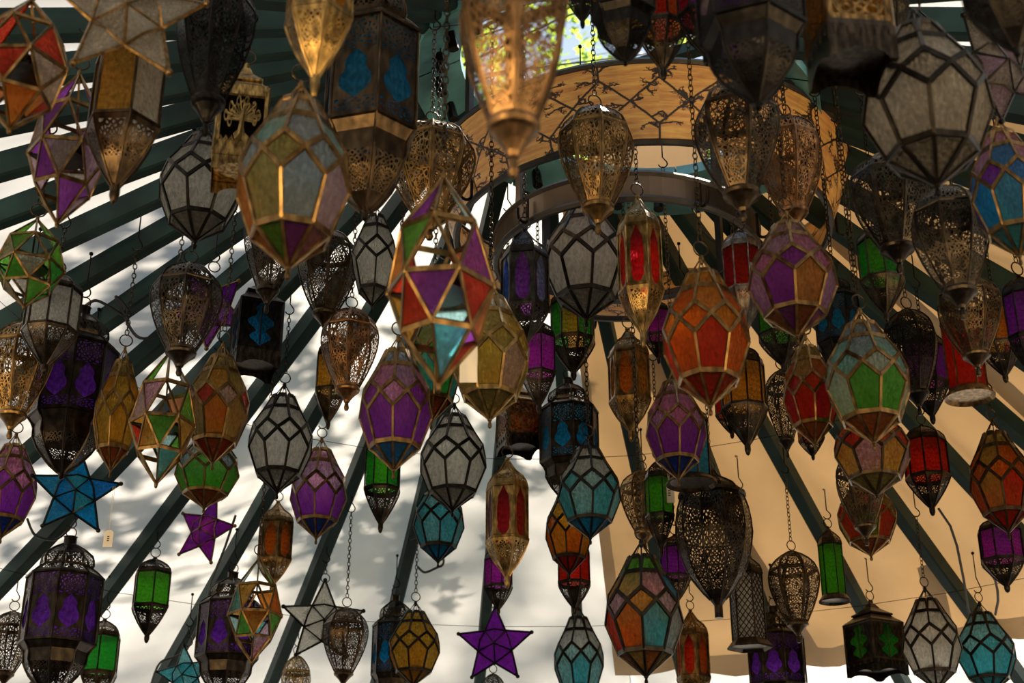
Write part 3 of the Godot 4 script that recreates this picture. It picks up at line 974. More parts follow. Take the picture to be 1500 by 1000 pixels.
func tent() -> void:
	var ceiling := Node3D.new()
	ceiling.name = "ceiling"
	ceiling.set_meta("kind", "structure")
	ceiling.set_meta("label", "round tent roof of canvas over dark green rafters")
	add_child(ceiling)
	var white := cloth("white_canvas", lin(0.80, 0.79, 0.77), lin(0.64, 0.63, 0.61))
	var beige := cloth("beige_canvas", lin(0.52, 0.40, 0.26), lin(0.29, 0.225, 0.145))
	part(ceiling, "white_canvas", canvas(-180, 8.8, true, 0, 3.3, 0.012, 0.05).mesh(), white)
	part(ceiling, "beige_canvas", canvas(7.5, 110, true, 0, 2.46, 0.008, 0.06).mesh(), beige)
	part(ceiling, "white_canvas", canvas(8.8, 112, false, 2.38, 3.3, 0.03, 0.05).mesh(), white)
	part(ceiling, "white_canvas", canvas(109, 181, true, 0, 3.3, 0.012, 0.05).mesh(), white)
	for s in [[19.0, 25.5, 1.1, 2.5], [62.0, 58.0, 0.9, 2.5], [39.0, 36.0, 2.1, 2.5]]:     # doubled seams of the beige cloth
		var mb := MB.new()
		for i in 14:
			var q := []
			for e in [[i, 0], [i + 1, 0], [i + 1, 1], [i, 1]]:
				var f: float = e[0] / 14.0
				q.append(on_roof(deg_to_rad(lerpf(s[0], s[1], f)) + (e[1] - 0.5) * 0.055 / lerpf(s[2], s[3], f) * 1.3, lerpf(s[2], s[3], f), 0.055))
			mb.quad(q[0], q[1], q[2], q[3])
		part(ceiling, "canvas_seam", mb.mesh(), beige)
	# forty rafters, one every nine degrees
	var green := matte("green_paint", lin(0.020, 0.056, 0.056), 0.6, noise_tex("timber", 0.01, FastNoiseLite.TYPE_SIMPLEX_SMOOTH, 256, 0.55, 1.0, 4, 20.0, 0.1), 1.4, true)
	green.metallic_specular = 0.3
	for k in 40:
		var az := deg_to_rad(4.5 + 9.0 * k)
		var r0 := crown_edge(az, 0.44)
		var r1 := 3.36
		var mb := MB.new()
		var side := Vector3(cos(az), 0, sin(az)) * 0.019
		var a := on_roof(az, r0, -0.004)
		var b := on_roof(az, r1, -0.004)
		var down := (b - a).normalized().cross(side).normalized() * 0.058
		if down.y > 0: down = -down
		var c := 0.005                                    # chamfered lower edges
		var dn := down.normalized()
		var sn := side.normalized()
		var sec := [side, side + down - dn * c, side + down - sn * c, -side + down + sn * c, -side + down - dn * c, -side]
		for i in 6:
			var j := (i + 1) % 6
			mb.quad(a + sec[i], a + sec[j], b + sec[j], b + sec[i])
		for i in range(1, 5):
			mb.tri(a + sec[0], a + sec[i + 1], a + sec[i])
			mb.tri(b + sec[0], b + sec[i], b + sec[i + 1])
		part(ceiling, "rafter", mb.mesh(), green)
	# the crown plate, teal boards with black bolts, and its cap
	var teal := matte("teal_paint", lin(0.15, 0.47, 0.54), 0.5, noise_tex("timber", 0.01, FastNoiseLite.TYPE_SIMPLEX_SMOOTH, 256, 0.55, 1.0), 2.0, true)
	for k in 12:
		var mb := MB.new()
		for i in 5:
			var q := []
			for e in [[i, 0.50], [i + 1, 0.50], [i + 1, 0.38], [i, 0.38]]:
				var az: float = TAU * (k + 0.01 + 0.98 * e[0] / 5.0) / 12
				var p := Vector2(CROWN.x + sin(az) * e[1], CROWN.y - cos(az) * e[1])
				q.append(Vector3(p.x, roof_height(p.x, p.y) - 0.078, p.y))
			var up := Vector3.UP * 0.028
			mb.quad(q[3], q[2], q[1], q[0])
			mb.quad(q[0] + up, q[1] + up, q[2] + up, q[3] + up)
			mb.quad(q[0], q[1], q[1] + up, q[0] + up)
			mb.quad(q[2], q[3], q[3] + up, q[2] + up)
		part(ceiling, "crown_board", mb.mesh(), teal)
	for k in 24:
		var az := TAU * (k + 0.35) / 24
		var rad := 0.44
		var p := Vector2(CROWN.x + sin(az) * rad, CROWN.y - cos(az) * rad)
		var mb := MB.new()
		var top := Vector3(p.x, roof_height(p.x, p.y) - 0.07, p.y)
		mb.tube([top, top + Vector3(-sin(az) * 0.012, -0.055, cos(az) * 0.012)], 0.012, 8, 0.014)
		part(ceiling, "peg", mb.mesh(), metal("black"))
	var cap := MB.new()
	for i in 24:
		var q := []
		for e in [[i, 0], [i + 1, 0], [i + 1, 1], [i, 1]]:
			var az: float = lerpf(-0.1, 0.75, e[0] / 24.0)
			var rad: float = 0.41 - 0.05 * e[1]
			var p := Vector2(CROWN.x + sin(az) * rad, CROWN.y - cos(az) * rad)
			q.append(Vector3(p.x, roof_height(p.x, p.y) - 0.05 + 0.15 * e[1] * (1 + 0.25 * sin(az * 3.0)), p.y))
		cap.quad(q[0], q[1], q[2], q[3])
	part(ceiling, "cap_cloth", cap.mesh(), beige)
	for k in 1:
		var mb := MB.new()
		var az := 0.5 + PI / 2
		var dir := Vector3(sin(az), 0, -cos(az)) * 0.44
		var mid := Vector3(CROWN.x, 3.66 + 0.03 * k, CROWN.y)
		mb.bar(mid - dir, mid + dir, Vector3.UP, 0.035, 0.03)
		part(ceiling, "crown_spoke", mb.mesh(), green)
	# straining wires between the rafters, from which the lanterns between them hang
	for r in [1.35, 2.1]:
		var pts := []
		for k in 41: pts.append(on_roof(deg_to_rad(4.5 + 9.0 * (k % 40)), r, -0.085))
		var mb := MB.new()
		mb.tube(pts, 0.0010, 4)
		part(ceiling, "straining_wire", mb.mesh(), metal("iron"))
	# walls: cloth round the far half, posts round the open near half
	var wall := MB.new()
	for i in 60:
		var q := []
		for e in [[i, 0], [i + 1, 0], [i + 1, 1], [i, 1]]:
			var az := deg_to_rad(lerpf(-50, 50, e[0] / 60.0))
			var p := on_roof(az, 3.28 + 0.03 * sin(az * 80.0))
			q.append(Vector3(p.x, lerpf(0.02, p.y - 0.02, e[1]), p.z))
		wall.quad(q[0], q[1], q[2], q[3])
	var w := part(self, "wall_back", wall.mesh(), white)
	w.set_meta("kind", "structure")
	w.set_meta("label", "white cloth wall round the back of the tent")
	for k in 5:
		var mb := MB.new()
		var p := on_roof(deg_to_rad(126 + 27 * k), 3.28)
		mb.lathe([Vector2(0.05, 0), Vector2(0.05, 0.1), Vector2(0.035, 0.12), Vector2(0.035, p.y - 0.07)], 10)
		var o := part(self, numbered("trim_%d" % (k + 1)), mb.mesh(), green)
		o.position = Vector3(p.x, 0, p.z)
		o.set_meta("kind", "structure")
		o.set_meta("label", "dark green tent post on the open side")
	var fl := MB.new()
	fl.lathe([Vector2(0, -0.15), Vector2(14, -0.15), Vector2(14, 0), Vector2(0, 0)], 48)
	var o := part(self, "floor", fl.mesh(), matte("paving", lin(0.13, 0.11, 0.09), 0.8, noise_tex("timber", 0.01, 0, 256, 0.55, 1.0), 0.4, true), Transform3D(Basis(), Vector3(APEX.x, 0, APEX.z)))
	o.set_meta("kind", "structure")
	o.set_meta("label", "grey paved ground under the tent")

# plywood with burnt-in diamonds and branching lightning marks
func burnt_wood() -> StandardMaterial3D:
	var w := 2048
	var h := 192
	var im := Image.create(w, h, false, Image.FORMAT_RGB8)
	var f := FastNoiseLite.new()
	f.seed = 3
	f.frequency = 0.02
	for y in h:
		for x in w:
			var g := 0.88 + 0.12 * f.get_noise_2d(x * 0.35, y * 3.5) + 0.05 * f.get_noise_2d(x * 2.0, y * 9.0)
			im.set_pixel(x, y, Color(0.95 * g, 0.81 * g * g, 0.46 * g * g))
	var r := RandomNumberGenerator.new()
	r.seed = 5
	var period := w / 12.0
	for k in 12:
		var x := k * period
		for e in [[x, 40, x + period / 2, 150], [x + period, 40, x + period / 2, 150], [x, 40, x, 0], [x + period / 2, 150, x + period / 2, 192], [x, 150, x + period / 2, 40], [x + period, 150, x + period / 2, 40], [x + period / 2, 40, x + period / 2, 0], [x, 150, x, 192]]:
			scorch(im, Vector2(e[0], e[1]), Vector2(e[2], e[3]), 1.6)
			for b in 3:
				var at := Vector2(e[0], e[1]).lerp(Vector2(e[2], e[3]), r.randf())
				branch(im, at, r.randf() * TAU, 16.0, 3, r)
	var m := StandardMaterial3D.new()
	m.resource_name = "burnt_plywood"
	m.albedo_texture = ImageTexture.create_from_image(im)
	m.roughness = 0.45
	return m

func scorch(im: Image, a: Vector2, b: Vector2, r: float) -> void:
	var steps := int(a.distance_to(b)) + 1
	for i in steps + 1:
		var p := a.lerp(b, float(i) / steps)
		for dy in range(-2, 3):
			for dx in range(-2, 3):
				var l := Vector2(dx, dy).length()
				if l > r: continue
				var x := posmod(int(p.x) + dx, im.get_width())
				var y := int(p.y) + dy
				if y >= 0 and y < im.get_height(): im.set_pixel(x, y, Color(0.13, 0.07, 0.03))

func branch(im: Image, at: Vector2, way: float, far: float, depth: int, r: RandomNumberGenerator) -> void:
	var p := at
	for i in 4:
		var q := p + Vector2(cos(way), sin(way)) * far / 3
		scorch(im, p, q, 0.6 + 0.35 * depth)
		p = q
		way += r.randf_range(-0.7, 0.7)
		if depth > 0 and r.randf() < 0.6: branch(im, p, way + r.randf_range(0.5, 1.2) * (1 if r.randf() < 0.5 else -1), far * 0.6, depth - 1, r)

func hoops() -> void:
	var wood := burnt_wood()
	var rimmat := matte("dark_walnut", lin(0.022, 0.017, 0.014), 0.45, noise_tex("timber", 0.01, 0, 256, 0.55, 1.0), 2.0)
	for n in 2:
		var t := thing("wooden_hoop", ["wide honey plywood hoop with burnt diamond and lightning marks, hung under the crown", "narrow dark walnut hoop with lantern hooks, hung inside the plywood hoop"][n], "hoop", Vector3(HOOPS.x - 0.04 * n, [3.305, 3.24][n], HOOPS.y))
		var r0: float = [0.475, 0.335][n]       # bottom and top radius
		var r1: float = [0.535, 0.335][n]
		var h: float = [0.175, 0.066][n]
		var band := MB.new()
		var seg := 72
		for k in seg:
			for side in 2:
				var th: float = -0.008 * side
				var q := []
				for e in [[k, 0], [k + 1, 0], [k + 1, 1], [k, 1]]:
					var a: float = TAU * e[0] / seg
					q.append(polar((r1 if e[1] else r0) + th, a, h * e[1]))
				var u0 := float(k) / seg
				var u1 := float(k + 1) / seg
				if side == 0: band.quad_uv(q[0], q[1], q[2], q[3], Vector2(u0, 1), Vector2(u1, 1), Vector2(u1, 0), Vector2(u0, 0))
				else: band.quad_uv(q[1], q[0], q[3], q[2], Vector2(u1, 1), Vector2(u0, 1), Vector2(u0, 0), Vector2(u1, 0))
		part(t, "band", band.mesh(), wood if n == 0 else rimmat)
		if n == 1:
			var lining := MB.new()
			for k in seg:
				var q := []
				for e in [[k, 0], [k + 1, 0], [k + 1, 1], [k, 1]]: q.append(polar(r0 - 0.010, TAU * e[0] / seg, 0.006 + (h - 0.03) * e[1]))
				lining.quad_uv(q[1], q[0], q[3], q[2], Vector2((k + 1.0) / seg, 1), Vector2(float(k) / seg, 1), Vector2(float(k) / seg, 0), Vector2((k + 1.0) / seg, 0))
			part(t, "lining", lining.mesh(), wood)
		for e in [[r0, 0.0], [r1, h]]:
			var rim := MB.new()
			var pts := []
			for k in seg + 1: pts.append(polar(e[0] - 0.004, TAU * (k % seg) / seg, e[1]))
			rim.tube(pts, 0.009, 6)
			part(t, "rim", rim.mesh(), rimmat)
		for k in 10:
			var a := TAU * (k + 0.3 + 0.4 * n) / 10
			var hk := MB.new()
			var o := polar(r0 + 0.012, a, 0.02)
			var out := polar(1, a, 0)
			var pts := [o + Vector3.UP * 0.03, o, o + Vector3.DOWN * 0.02]
			for i in 7:
				var q := PI * i / 6
				pts.append(o + out * 0.016 * (1 - cos(q)) + Vector3.DOWN * (0.022 + 0.016 * sin(q)))
			pts.append(pts[-1] + Vector3.UP * 0.016)
			hk.tube(pts, 0.004, 6)
			part(t, "hook", hk.mesh(), metal("black"))
		for k in 4:
			var a := TAU * (k + 0.4) / 4
			var st := MB.new()
			var p := polar(r1, a, h)
			var world := p + t.position
			st.bar(p, Vector3(p.x, roof_height(world.x, world.z) - 0.06 - t.position.y, p.z), out_of(p), 0.022, 0.012)
			part(t, "strap", st.mesh(), rimmat)

func out_of(p: Vector3) -> Vector3:
	return Vector3(p.x, 0, p.z).normalized()

# ------------------------------------------------------------------ the trees outside, whose leaves show through the crown and shade the canvas
func trees(sun: Vector3) -> void:
	var leaf := MB.new()
	var outline := [Vector2(0, -0.5), Vector2(0.16, -0.22), Vector2(0.46, -0.28), Vector2(0.34, -0.02), Vector2(0.5, 0.2), Vector2(0.22, 0.2), Vector2(0, 0.55), Vector2(-0.22, 0.2), Vector2(-0.5, 0.2), Vector2(-0.34, -0.02), Vector2(-0.46, -0.28), Vector2(-0.16, -0.22)]
	for i in outline.size():
		var a: Vector2 = outline[i]
		var b: Vector2 = outline[(i + 1) % outline.size()]
		leaf.tri(Vector3.ZERO, Vector3(a.x, 0.18 * absf(a.x), a.y), Vector3(b.x, 0.18 * absf(b.x), b.y))
	var lm := matte("leaf", lin(0.10, 0.19, 0.03), 0.5)
	lm.backlight_enabled = true
	lm.backlight = lin(0.42, 0.62, 0.08)
	lm.vertex_color_use_as_albedo = false
	var lmesh := leaf.mesh()
	lmesh.surface_set_material(0, lm)
	var bark := matte("bark", lin(0.10, 0.075, 0.055), 0.9, noise_tex("timber", 0.01, 0, 256, 0.55, 1.0), 3.0, true)
	var spots := []      # [centre, radius, leaves]
	for s in [[560, 800, 0.34, 60], [620, 840, 0.2, 20], [480, 800, 0.2, 20], [650, 640, 0.2, 26], [700, 690, 0.16, 18], [480, 560, 0.22, 30], [400, 470, 0.2, 26], [230, 470, 0.25, 34], [120, 700, 0.22, 30], [230, 760, 0.2, 26], [330, 420, 0.2, 26],
		[200, 340, 0.2, 12], [60, 560, 0.25, 22], [800, 560, 0.12, 10], [300, 640, 0.22, 22], [780, 700, 0.14, 10], [50, 780, 0.2, 18]]:
		var d := roof_distance(s[0], s[1], 0.0)
		spots.append([at_distance(s[0], s[1], d) + sun * rng.randf_range(1.3, 2.0), s[2], s[3]])
	for i in 30:         # the crown of leaves above the tent top
		spots.append([Vector3(rng.randf_range(-2.0, 3.6), rng.randf_range(8.8, 11.4), rng.randf_range(-12.4, -10.0)), rng.randf_range(0.5, 0.9), 90])
	var tree := thing("tree", "leafy green tree standing outside, seen through the open crown", "tree", Vector3(-2.9, 0, -8.4))
	var wood := MB.new()
	var top := Vector3(0.3, 5.0, 1.6)
	wood.tube([Vector3.ZERO, Vector3(0.05, 1.6, 0.1), Vector3(0.1, 3.2, 0.4), top], 0.19, 9, 0.11)
	var places := []
	for s in spots:
		var c: Vector3 = s[0] - tree.position
		var bend := top.lerp(c, 0.5) + Vector3(rng.randf_range(-0.2, 0.2), 0.35, rng.randf_range(-0.2, 0.2))
		wood.tube([top, top.lerp(bend, 0.6), bend, c], 0.022, 5, 0.004)
		for k in int(s[2]):
			var dir := Vector3(rng.randfn(), rng.randfn() * 0.6, rng.randfn())
			var q := Quaternion.from_euler(Vector3(rng.randf_range(-0.8, 0.8), rng.randf() * TAU, rng.randf_range(-0.8, 0.8)))
			places.append(Transform3D(Basis(q).scaled(Vector3.ONE * rng.randf_range(0.09, 0.15)), c + dir * s[1] * 0.55))
	part(tree, "trunk", wood.mesh(), bark)
	var mm := MultiMesh.new()
	mm.transform_format = MultiMesh.TRANSFORM_3D
	mm.mesh = lmesh
	mm.instance_count = places.size()
	for i in places.size(): mm.set_instance_transform(i, places[i])
	var mi := MultiMeshInstance3D.new()
	mi.name = "foliage"
	mi.multimesh = mm
	mi.set_meta("kind", "stuff")
	tree.add_child(mi)

# ------------------------------------------------------------------ the lanterns: kind, pixel column of the middle, rows of top and tip, width in pixels, how far, glass, metal, turn, label
# how far: 0 = the usual size of its kind, below 0 = hooked to the roof at that row, above 0 = metres
func lanterns() -> void:
	var list := [
		# bottom rows, hooked to the far rafters
		["tear3", 12, 893, 1012, 64, -872, "", "bronze", 10, "brown pierced teardrop lantern hooked to a rafter left of the big violet lantern"],
		["grand", 88, 785, 1030, 112, -772, "violet", "dark", 8, "large dark pierced lantern with violet vase windows, above a small conical green lantern"],
		["octo6", 146, 905, 1040, 58, -880, "emerald", "bronze", 10, "small bronze lantern with conical top and dark green panes beside the large violet lantern"],
		["octo6", 221, 815, 938, 58, -796, "green", "dark", 20, "small dark lantern with bright green panes hanging alone against white canvas"],
		["star", 271, 945, 1035, 92, -905, "aqua,teal 8", "lead", -12, "pale blue glass star hanging low beneath the rafter cable"],
		["grand", 334, 838, 1030, 92, -822, "violet", "dark", 15, "large dark pierced lantern with violet windows half hidden by a multicoloured open gem lantern"],
		["gem", 374, 812, 975, 78, 3.9, "teal,orange,amber,mauve,green,aqua,red", "old_brass", 10, "multicoloured open gem lantern hanging before a violet pierced lantern"],
		["ornate", 403, 733, 865, 54, 0, "orange", "old_brass", 20, "slim old brass lantern with glowing orange panes under a clear faceted lantern"],
		["tear3", 432, 958, 1080, 44, -935, "", "brass", 0, "small brass pierced lantern with a tall neck below the clear star"],
		["star", 473, 850, 972, 124, -822, "clear 0", "lead", 14, "clear glass five-pointed star hanging from a rafter, partly behind a round pierced lantern"],
		["tear1", 505, 888, 1012, 68, -735, "", "bronze", 12, "pierced bronze teardrop lantern on a long chain in front of the clear star"],
		["grand", 577, 872, 1050, 66, -858, "azure", "dark", 0, "dark pierced lantern with deep blue panes half hidden behind the yellow faceted lantern"],
		["facet", 607, 880, 1012, 76, -760, "yellow yellow yellow amber,yellow amber", "lead", -10, "yellow faceted glass lantern on a chain at the white canvas beside blue panes"],
		["octo", 730, 800, 898, 44, -690, "magenta", "dark", 15, "small dark lantern with magenta panes behind the tall brass arched lantern"],
		["star", 725, 890, 1000, 114, -870, "purple 0", "lead", -6, "purple glass five-pointed star hanging in front of the white canvas"],
		["tear3", 722, 985, 1090, 40, -960, "", "dark", 0, "dark neck of a small pierced lantern directly beneath the purple star"],
		["facet", 848, 885, 1045, 74, -840, "grey grey aqua teal,aqua teal", "lead", -20, "pale teal faceted lantern with grey upper panes under the small red paned lantern"],
		["octo", 841, 790, 897, 52, -700, "red", "dark", 20, "small dark lantern with red panes under the orange faceted lantern"],
		["facet", 833, 700, 850, 68, 4.2, "yellow yellow amber,orange orange,amber red", "lead", -10, "orange and yellow faceted lantern partly behind the teal faceted lantern"],
		["facet", 943, 790, 1004, 114, 0, "green pink,blue,steel,olive,pink,olive,amber,olive amber,mauve,steel teal,steel,olive,teal,red,olive,red,orange rust,olive", "lead", -8, "large multicoloured faceted lantern with dark leading under the pierced brass teardrop"],
		["ornate", 1015, 892, 1045, 52, -870, "orange,red", "old_brass", 10, "slim old brass lantern with orange arched panes at the lower edge of the beige canvas"],
		["lattice", 1094, 808, 950, 66, 0, "clear", "dark", 12, "dark hexagonal lantern with white lattice sides on a flared base"],
		["grand", 1139, 888, 1065, 86, -872, "violet", "dark", 5, "dark pierced lantern with violet windows below the hexagonal lattice lantern"],
		["tear2", 1165, 805, 942, 76, -690, "", "bronze", 14, "bronze pierced teardrop lantern on a long chain in front of plain beige canvas"],
		["plain", 1218, 772, 882, 46, -748, "green", "dark", 10, "small slim lantern with green panes and a flared foot on the rafter"],
		["openbox", 1281, 878, 998, 78, -858, "emerald,green", "dark", 28, "dark square lantern with green cut-out windows and scalloped feet"],
		["facet", 1364, 858, 1020, 84, -745, "clear", "lead", -16, "clear faceted lantern on a chain next to a blue one before beige canvas"],
		["facet", 1444, 880, 1025, 84, -846, "aqua aqua teal,aqua teal teal", "lead", -4, "blue-green faceted lantern hanging next to the rafter cable and a clear one"],
		["octo", 1468, 755, 865, 66, -700, "magenta,purple", "dark", 10, "dark lantern with purple panes below the orange faceted lantern on the right"],
		["facet", 1466, 612, 792, 90, 0, "olive orange,olive,rust orange,rust red,orange,rust,olive red", "bronze", -18, "orange and red faceted lantern hanging above the dark purple-paned lantern"],
		["octo", 1358, 620, 752, 66, -598, "red", "dark", 24, "dark lantern with red panes hanging alone on a rafter over beige canvas"],
		# middle rows
		["facet", 12, 632, 798, 82, 0, "pink pink,mauve purple,pink purple cobalt", "old_brass", 5, "pink and purple faceted lantern at the tent's left beside the blue star"],
		["star", 110, 655, 790, 132, 3.6, "blue,azure,teal -72", "lead", 18, "bright blue glass star beneath the large violet pierced lantern"],
		["star", 300, 722, 832, 106, 0, "purple,magenta -18", "old_brass", -25, "small purple glass star below the green faceted lantern"],
		["facet", 304, 620, 752, 92, 3.75, "grey steel,grey green,steel green rust", "old_brass", 8, "green faceted lantern tucked under the multicoloured faceted lantern"],
		["facet", 319, 500, 690, 92, 3.3, "olive amber,olive,steel red,mauve orange,olive,steel rust,red", "old_brass", -14, "multicoloured faceted lantern with orange, red and blue panes in old brass"],
		["gem", 239, 508, 716, 94, 3.25, "mauve,teal,red,amber,green,aqua,pink,rust", "old_brass", 12, "multicoloured open gem lantern under a dark pierced teardrop"],
		["facet", 172, 505, 702, 66, 0, "olive yellow,amber yellow amber,yellow rust", "old_brass", 0, "amber yellow faceted lantern beside the large violet pierced lantern"],
		["grand", 106, 448, 705, 118, 0, "violet", "dark", 14, "large black pierced lantern with violet windows and a domed neck above the blue star"],
		["tear0", 26, 468, 645, 96, 0, "", "old_brass", 8, "golden brown pierced teardrop lantern in front of the violet pierced lantern"],
		["octo", 75, 398, 545, 82, 3.5, "clear", "dark", 10, "dark lantern with clear embossed panes behind the green open gem lantern"],
		["facet", 411, 560, 732, 94, -448, "clear clear clear clear clear", "lead", -20, "clear faceted lantern with dark leading on a chain beside a purple one"],
		["facet", 467, 640, 798, 82, 0, "pink mauve pink,mauve purple cobalt", "old_brass", 0, "mauve and purple faceted lantern with blue point panes"],
		["octo", 560, 630, 776, 56, -590, "emerald,green", "dark", 22, "dark lantern with tall bright green panes below a purple faceted lantern"],
		["facet", 664, 590, 758, 98, 0, "clear", "lead", -12, "clear faceted lantern in front of a small blue one over white canvas"],
		["facet", 643, 690, 832, 74, -640, "teal teal,aqua teal teal,aqua azure", "lead", 6, "bright blue faceted lantern behind a clear one, above the yellow lantern"],
		["ornate", 743, 670, 856, 66, 0, "red,steel,crimson", "brass", 18, "tall brass lantern with red and blue arched panes hung under the orange square lantern"],
		["box", 760, 560, 670, 66, 0, "orange,red", "old_brass", 18, "small brass square lantern with orange pierced panes"],
		["grand", 834, 555, 745, 88, 4.0, "azure", "dark", 6, "dark pierced lantern with brilliant blue windows in front of white canvas"],
		["facet", 863, 638, 798, 92, 3.5, "clear grey aqua,teal teal,aqua azure", "lead", 4, "teal faceted lantern with grey upper panes in front of the blue pierced lantern"],
		["tear0", 943, 688, 805, 72, 0, "", "old_brass", 12, "old brass pierced teardrop lantern above the large multicoloured faceted lantern"],
		["octo6", 966, 672, 812, 44, 3.9, "green", "dark", 10, "dark slim lantern with one green pane showing behind the brass teardrop"],
		["dome", 1047, 688, 905, 112, 0, "", "dark", 10, "big round dark pierced lantern with a domed lid before beige canvas"],
		["octo", 990, 782, 886, 46, 4.2, "purple", "dark", 5, "small dark lantern with purple panes hidden behind the big round pierced lantern"],
		["facet", 990, 540, 712, 88, 0, "mauve pink pink,mauve purple cobalt", "old_brass", 0, "pink and purple faceted lantern under the large orange faceted lantern"],
		["plain", 1010, 590, 710, 74, 3.7, "teal,blue", "bronze", 15, "hexagonal lantern with blue panes on a flared bronze base behind a pink faceted lantern"],
		["octo", 1090, 503, 662, 68, 3.45, "amber", "dark", 0, "dark lantern with amber panes beside the orange faceted lantern"],
		["octo", 1070, 560, 640, 46, 3.9, "red", "dark", 0, "small dark lantern with a red pane tucked behind the amber-paned lantern"],
		["tear1", 1149, 540, 672, 54, 3.7, "", "dark", 5, "dark pierced teardrop lantern between amber panes and a red faceted lantern"],
		["octo6", 1188, 600, 672, 40, 4.1, "red", "dark", 5, "tiny dark pierced lantern tip behind the red faceted lantern"],
		["facet", 1187, 488, 662, 80, 3.35, "olive rust,olive red,crimson crimson,red,amber rust", "old_brass", -4, "dark red faceted lantern in old brass beside the green and blue one"],
		["facet", 1270, 450, 662, 122, 0, "steel aqua,steel grey,aqua green,clear,emerald,green,green,emerald,clear,green rust", "old_brass", 4, "green and blue faceted lantern in brass frames above a yellow one"],
		["facet", 1277, 580, 735, 110, 3.4, "grey rust,mauve rust,red yellow,mauve,amber olive", "bronze", 2, "yellow and rust faceted lantern directly under the green and blue one"],
		["tear0", 1263, 660, 800, 76, 3.6, "", "bronze", 10, "dark bronze pierced teardrop hidden behind the yellow and rust faceted lantern"],
		["facet", 1270, 690, 822, 86, 3.85, "red olive,red red,olive red,green,olive rust", "old_brass", 10, "red and green faceted lantern behind a bronze pierced teardrop"],
		["star", 308, 405, 500, 128, 3.6, "purple,mauve -36", "old_brass", 20, "purple glass star behind the dark pierced teardrop and the clear faceted lantern"],
		["tear0", 270, 384, 552, 106, 3.0, "", "dark", 10, "dark pierced teardrop lantern in front of the purple star"],
		["gem", 45, 315, 455, 98, 2.7, "green,emerald,smoke", "old_brass", 20, "green glass open gem lantern with a candle plate"],
		["openbox", 376, 406, 556, 80, 0, "azure,blue", "black", 22, "black square lantern with blue cut-outs hanging under the roof rafter"],
		["tear1", 396, 290, 460, 82, 3.1, "", "dark", 6, "dark pierced teardrop lantern behind the big multicoloured faceted lantern"],
		["tear1", 479, 336, 492, 90, 0, "", "bronze", 8, "bronze pierced teardrop lantern above the copper one"],
		["tear0", 511, 450, 602, 86, 3.35, "", "copper", 4, "copper pierced teardrop lantern in front of an amber paned lantern"],
		["octo6", 484, 496, 625, 50, 3.75, "olive,amber", "bronze", 10, "bronze lantern with olive panes behind the copper pierced teardrop"],
		["facet6", 548, 300, 458, 66, 3.4, "clear", "lead", 12, "small clear glass lantern behind the big open gem lantern's left side"],
		["gem", 646, 250, 575, 158, 0, "orange,teal,amber,red,purple,aqua,green,rust", "old_brass", -8, "big multicoloured open gem lantern with orange, blue and violet facets and a paper tag"],
		["facet", 634, 432, 630, 84, 3.1, "aqua teal,olive,green green,emerald emerald,teal,steel rust", "old_brass", 8, "green and blue faceted lantern behind the big open gem lantern"],
		["facet", 580, 490, 702, 106, 3.0, "steel mauve,pink pink,purple purple blue", "old_brass", 0, "purple faceted lantern with blue point panes under the big open gem lantern"],
		["facet", 718, 412, 628, 116, 2.95, "clear olive,yellow yellow,olive yellow,mauve,olive,yellow,amber,olive,olive,olive olive", "brass", -24, "yellow faceted lantern in a brass frame next to the paper tag"],
		["octo6", 789, 468, 602, 54, 3.5, "magenta", "dark", 8, "dark lantern with magenta panes beside the yellow faceted lantern"],
		["octo", 839, 420, 553, 68, 3.6, "emerald,green,emerald,amber", "dark", 12, "dark lantern with green panes under the clear faceted lantern in the hoop"],
		["ornate", 769, 334, 514, 74, 3.0, "steel,cobalt,purple", "iron", 22, "iron grey arched lantern with blue and violet panes hooked on the dark hoop"],
		["facet", 857, 282, 480, 122, 3.05, "clear", "lead", 8, "clear faceted lantern with dark leading hanging under the crown hoops"],
		["ornate", 938, 285, 502, 68, 2.95, "red,crimson", "brass", 16, "brass lantern with stamped dome and red arched panes hooked on the dark hoop"],
		["ornate", 922, 480, 642, 64, 3.6, "amber,orange", "old_brass", 14, "old brass lantern with amber arched panes directly below the red-paned brass lantern"],
		["octo", 963, 440, 530, 44, 3.9, "magenta", "dark", 0, "small dark lantern with one magenta pane between brass and orange lanterns"],
		["facet", 1034, 374, 610, 128, 0, "amber amber,orange orange,amber,red red,orange red", "old_brass", -22, "large orange and red faceted lantern on a chain under the crown"],
		["octo", 1088, 335, 492, 60, 3.2, "crimson,red", "silver", 12, "silvery lantern with dark red panes between orange and pink faceted lanterns"],
		["facet", 1160, 308, 505, 128, 2.75, "mauve pink,mauve purple,pink amber,mauve,purple,purple,purple,purple,mauve,purple rust,purple", "old_brass", -8, "pink and purple faceted lantern with brass leading under two pierced teardrops"],
		["octo", 1144, 420, 542, 72, 3.4, "green,emerald", "dark", 12, "dark lantern with green panes below the pink and purple faceted lantern"],
		["grand", 1228, 400, 560, 70, 3.4, "azure", "black", 10, "black pierced lantern with blue cut-outs behind the green and blue faceted lantern"],
		["octo", 1291, 328, 468, 66, 3.2, "emerald,green", "dark", -4, "dark lantern with one broad green pane beside dark pierced teardrops"],
		# upper rows, nearest
		["tear0", 1308, 224, 402, 122, 2.7, "", "dark", 6, "dark pierced teardrop with bright pebble holes under the big clear lantern"],
		["tear1", 1398, 270, 470, 118, 2.55, "", "dark", 14, "broad black pierced teardrop lantern between other dark teardrops"],
		["tear0", 1424, 402, 552, 96, 2.8, "", "bronze", 10, "bronze pierced teardrop lantern with a flared cup over the red paned lantern"],
		["tear1", 1338, 450, 610, 80, 3.2, "", "black", 0, "black pierced teardrop lantern over the rafter, beside the red flared lantern"],
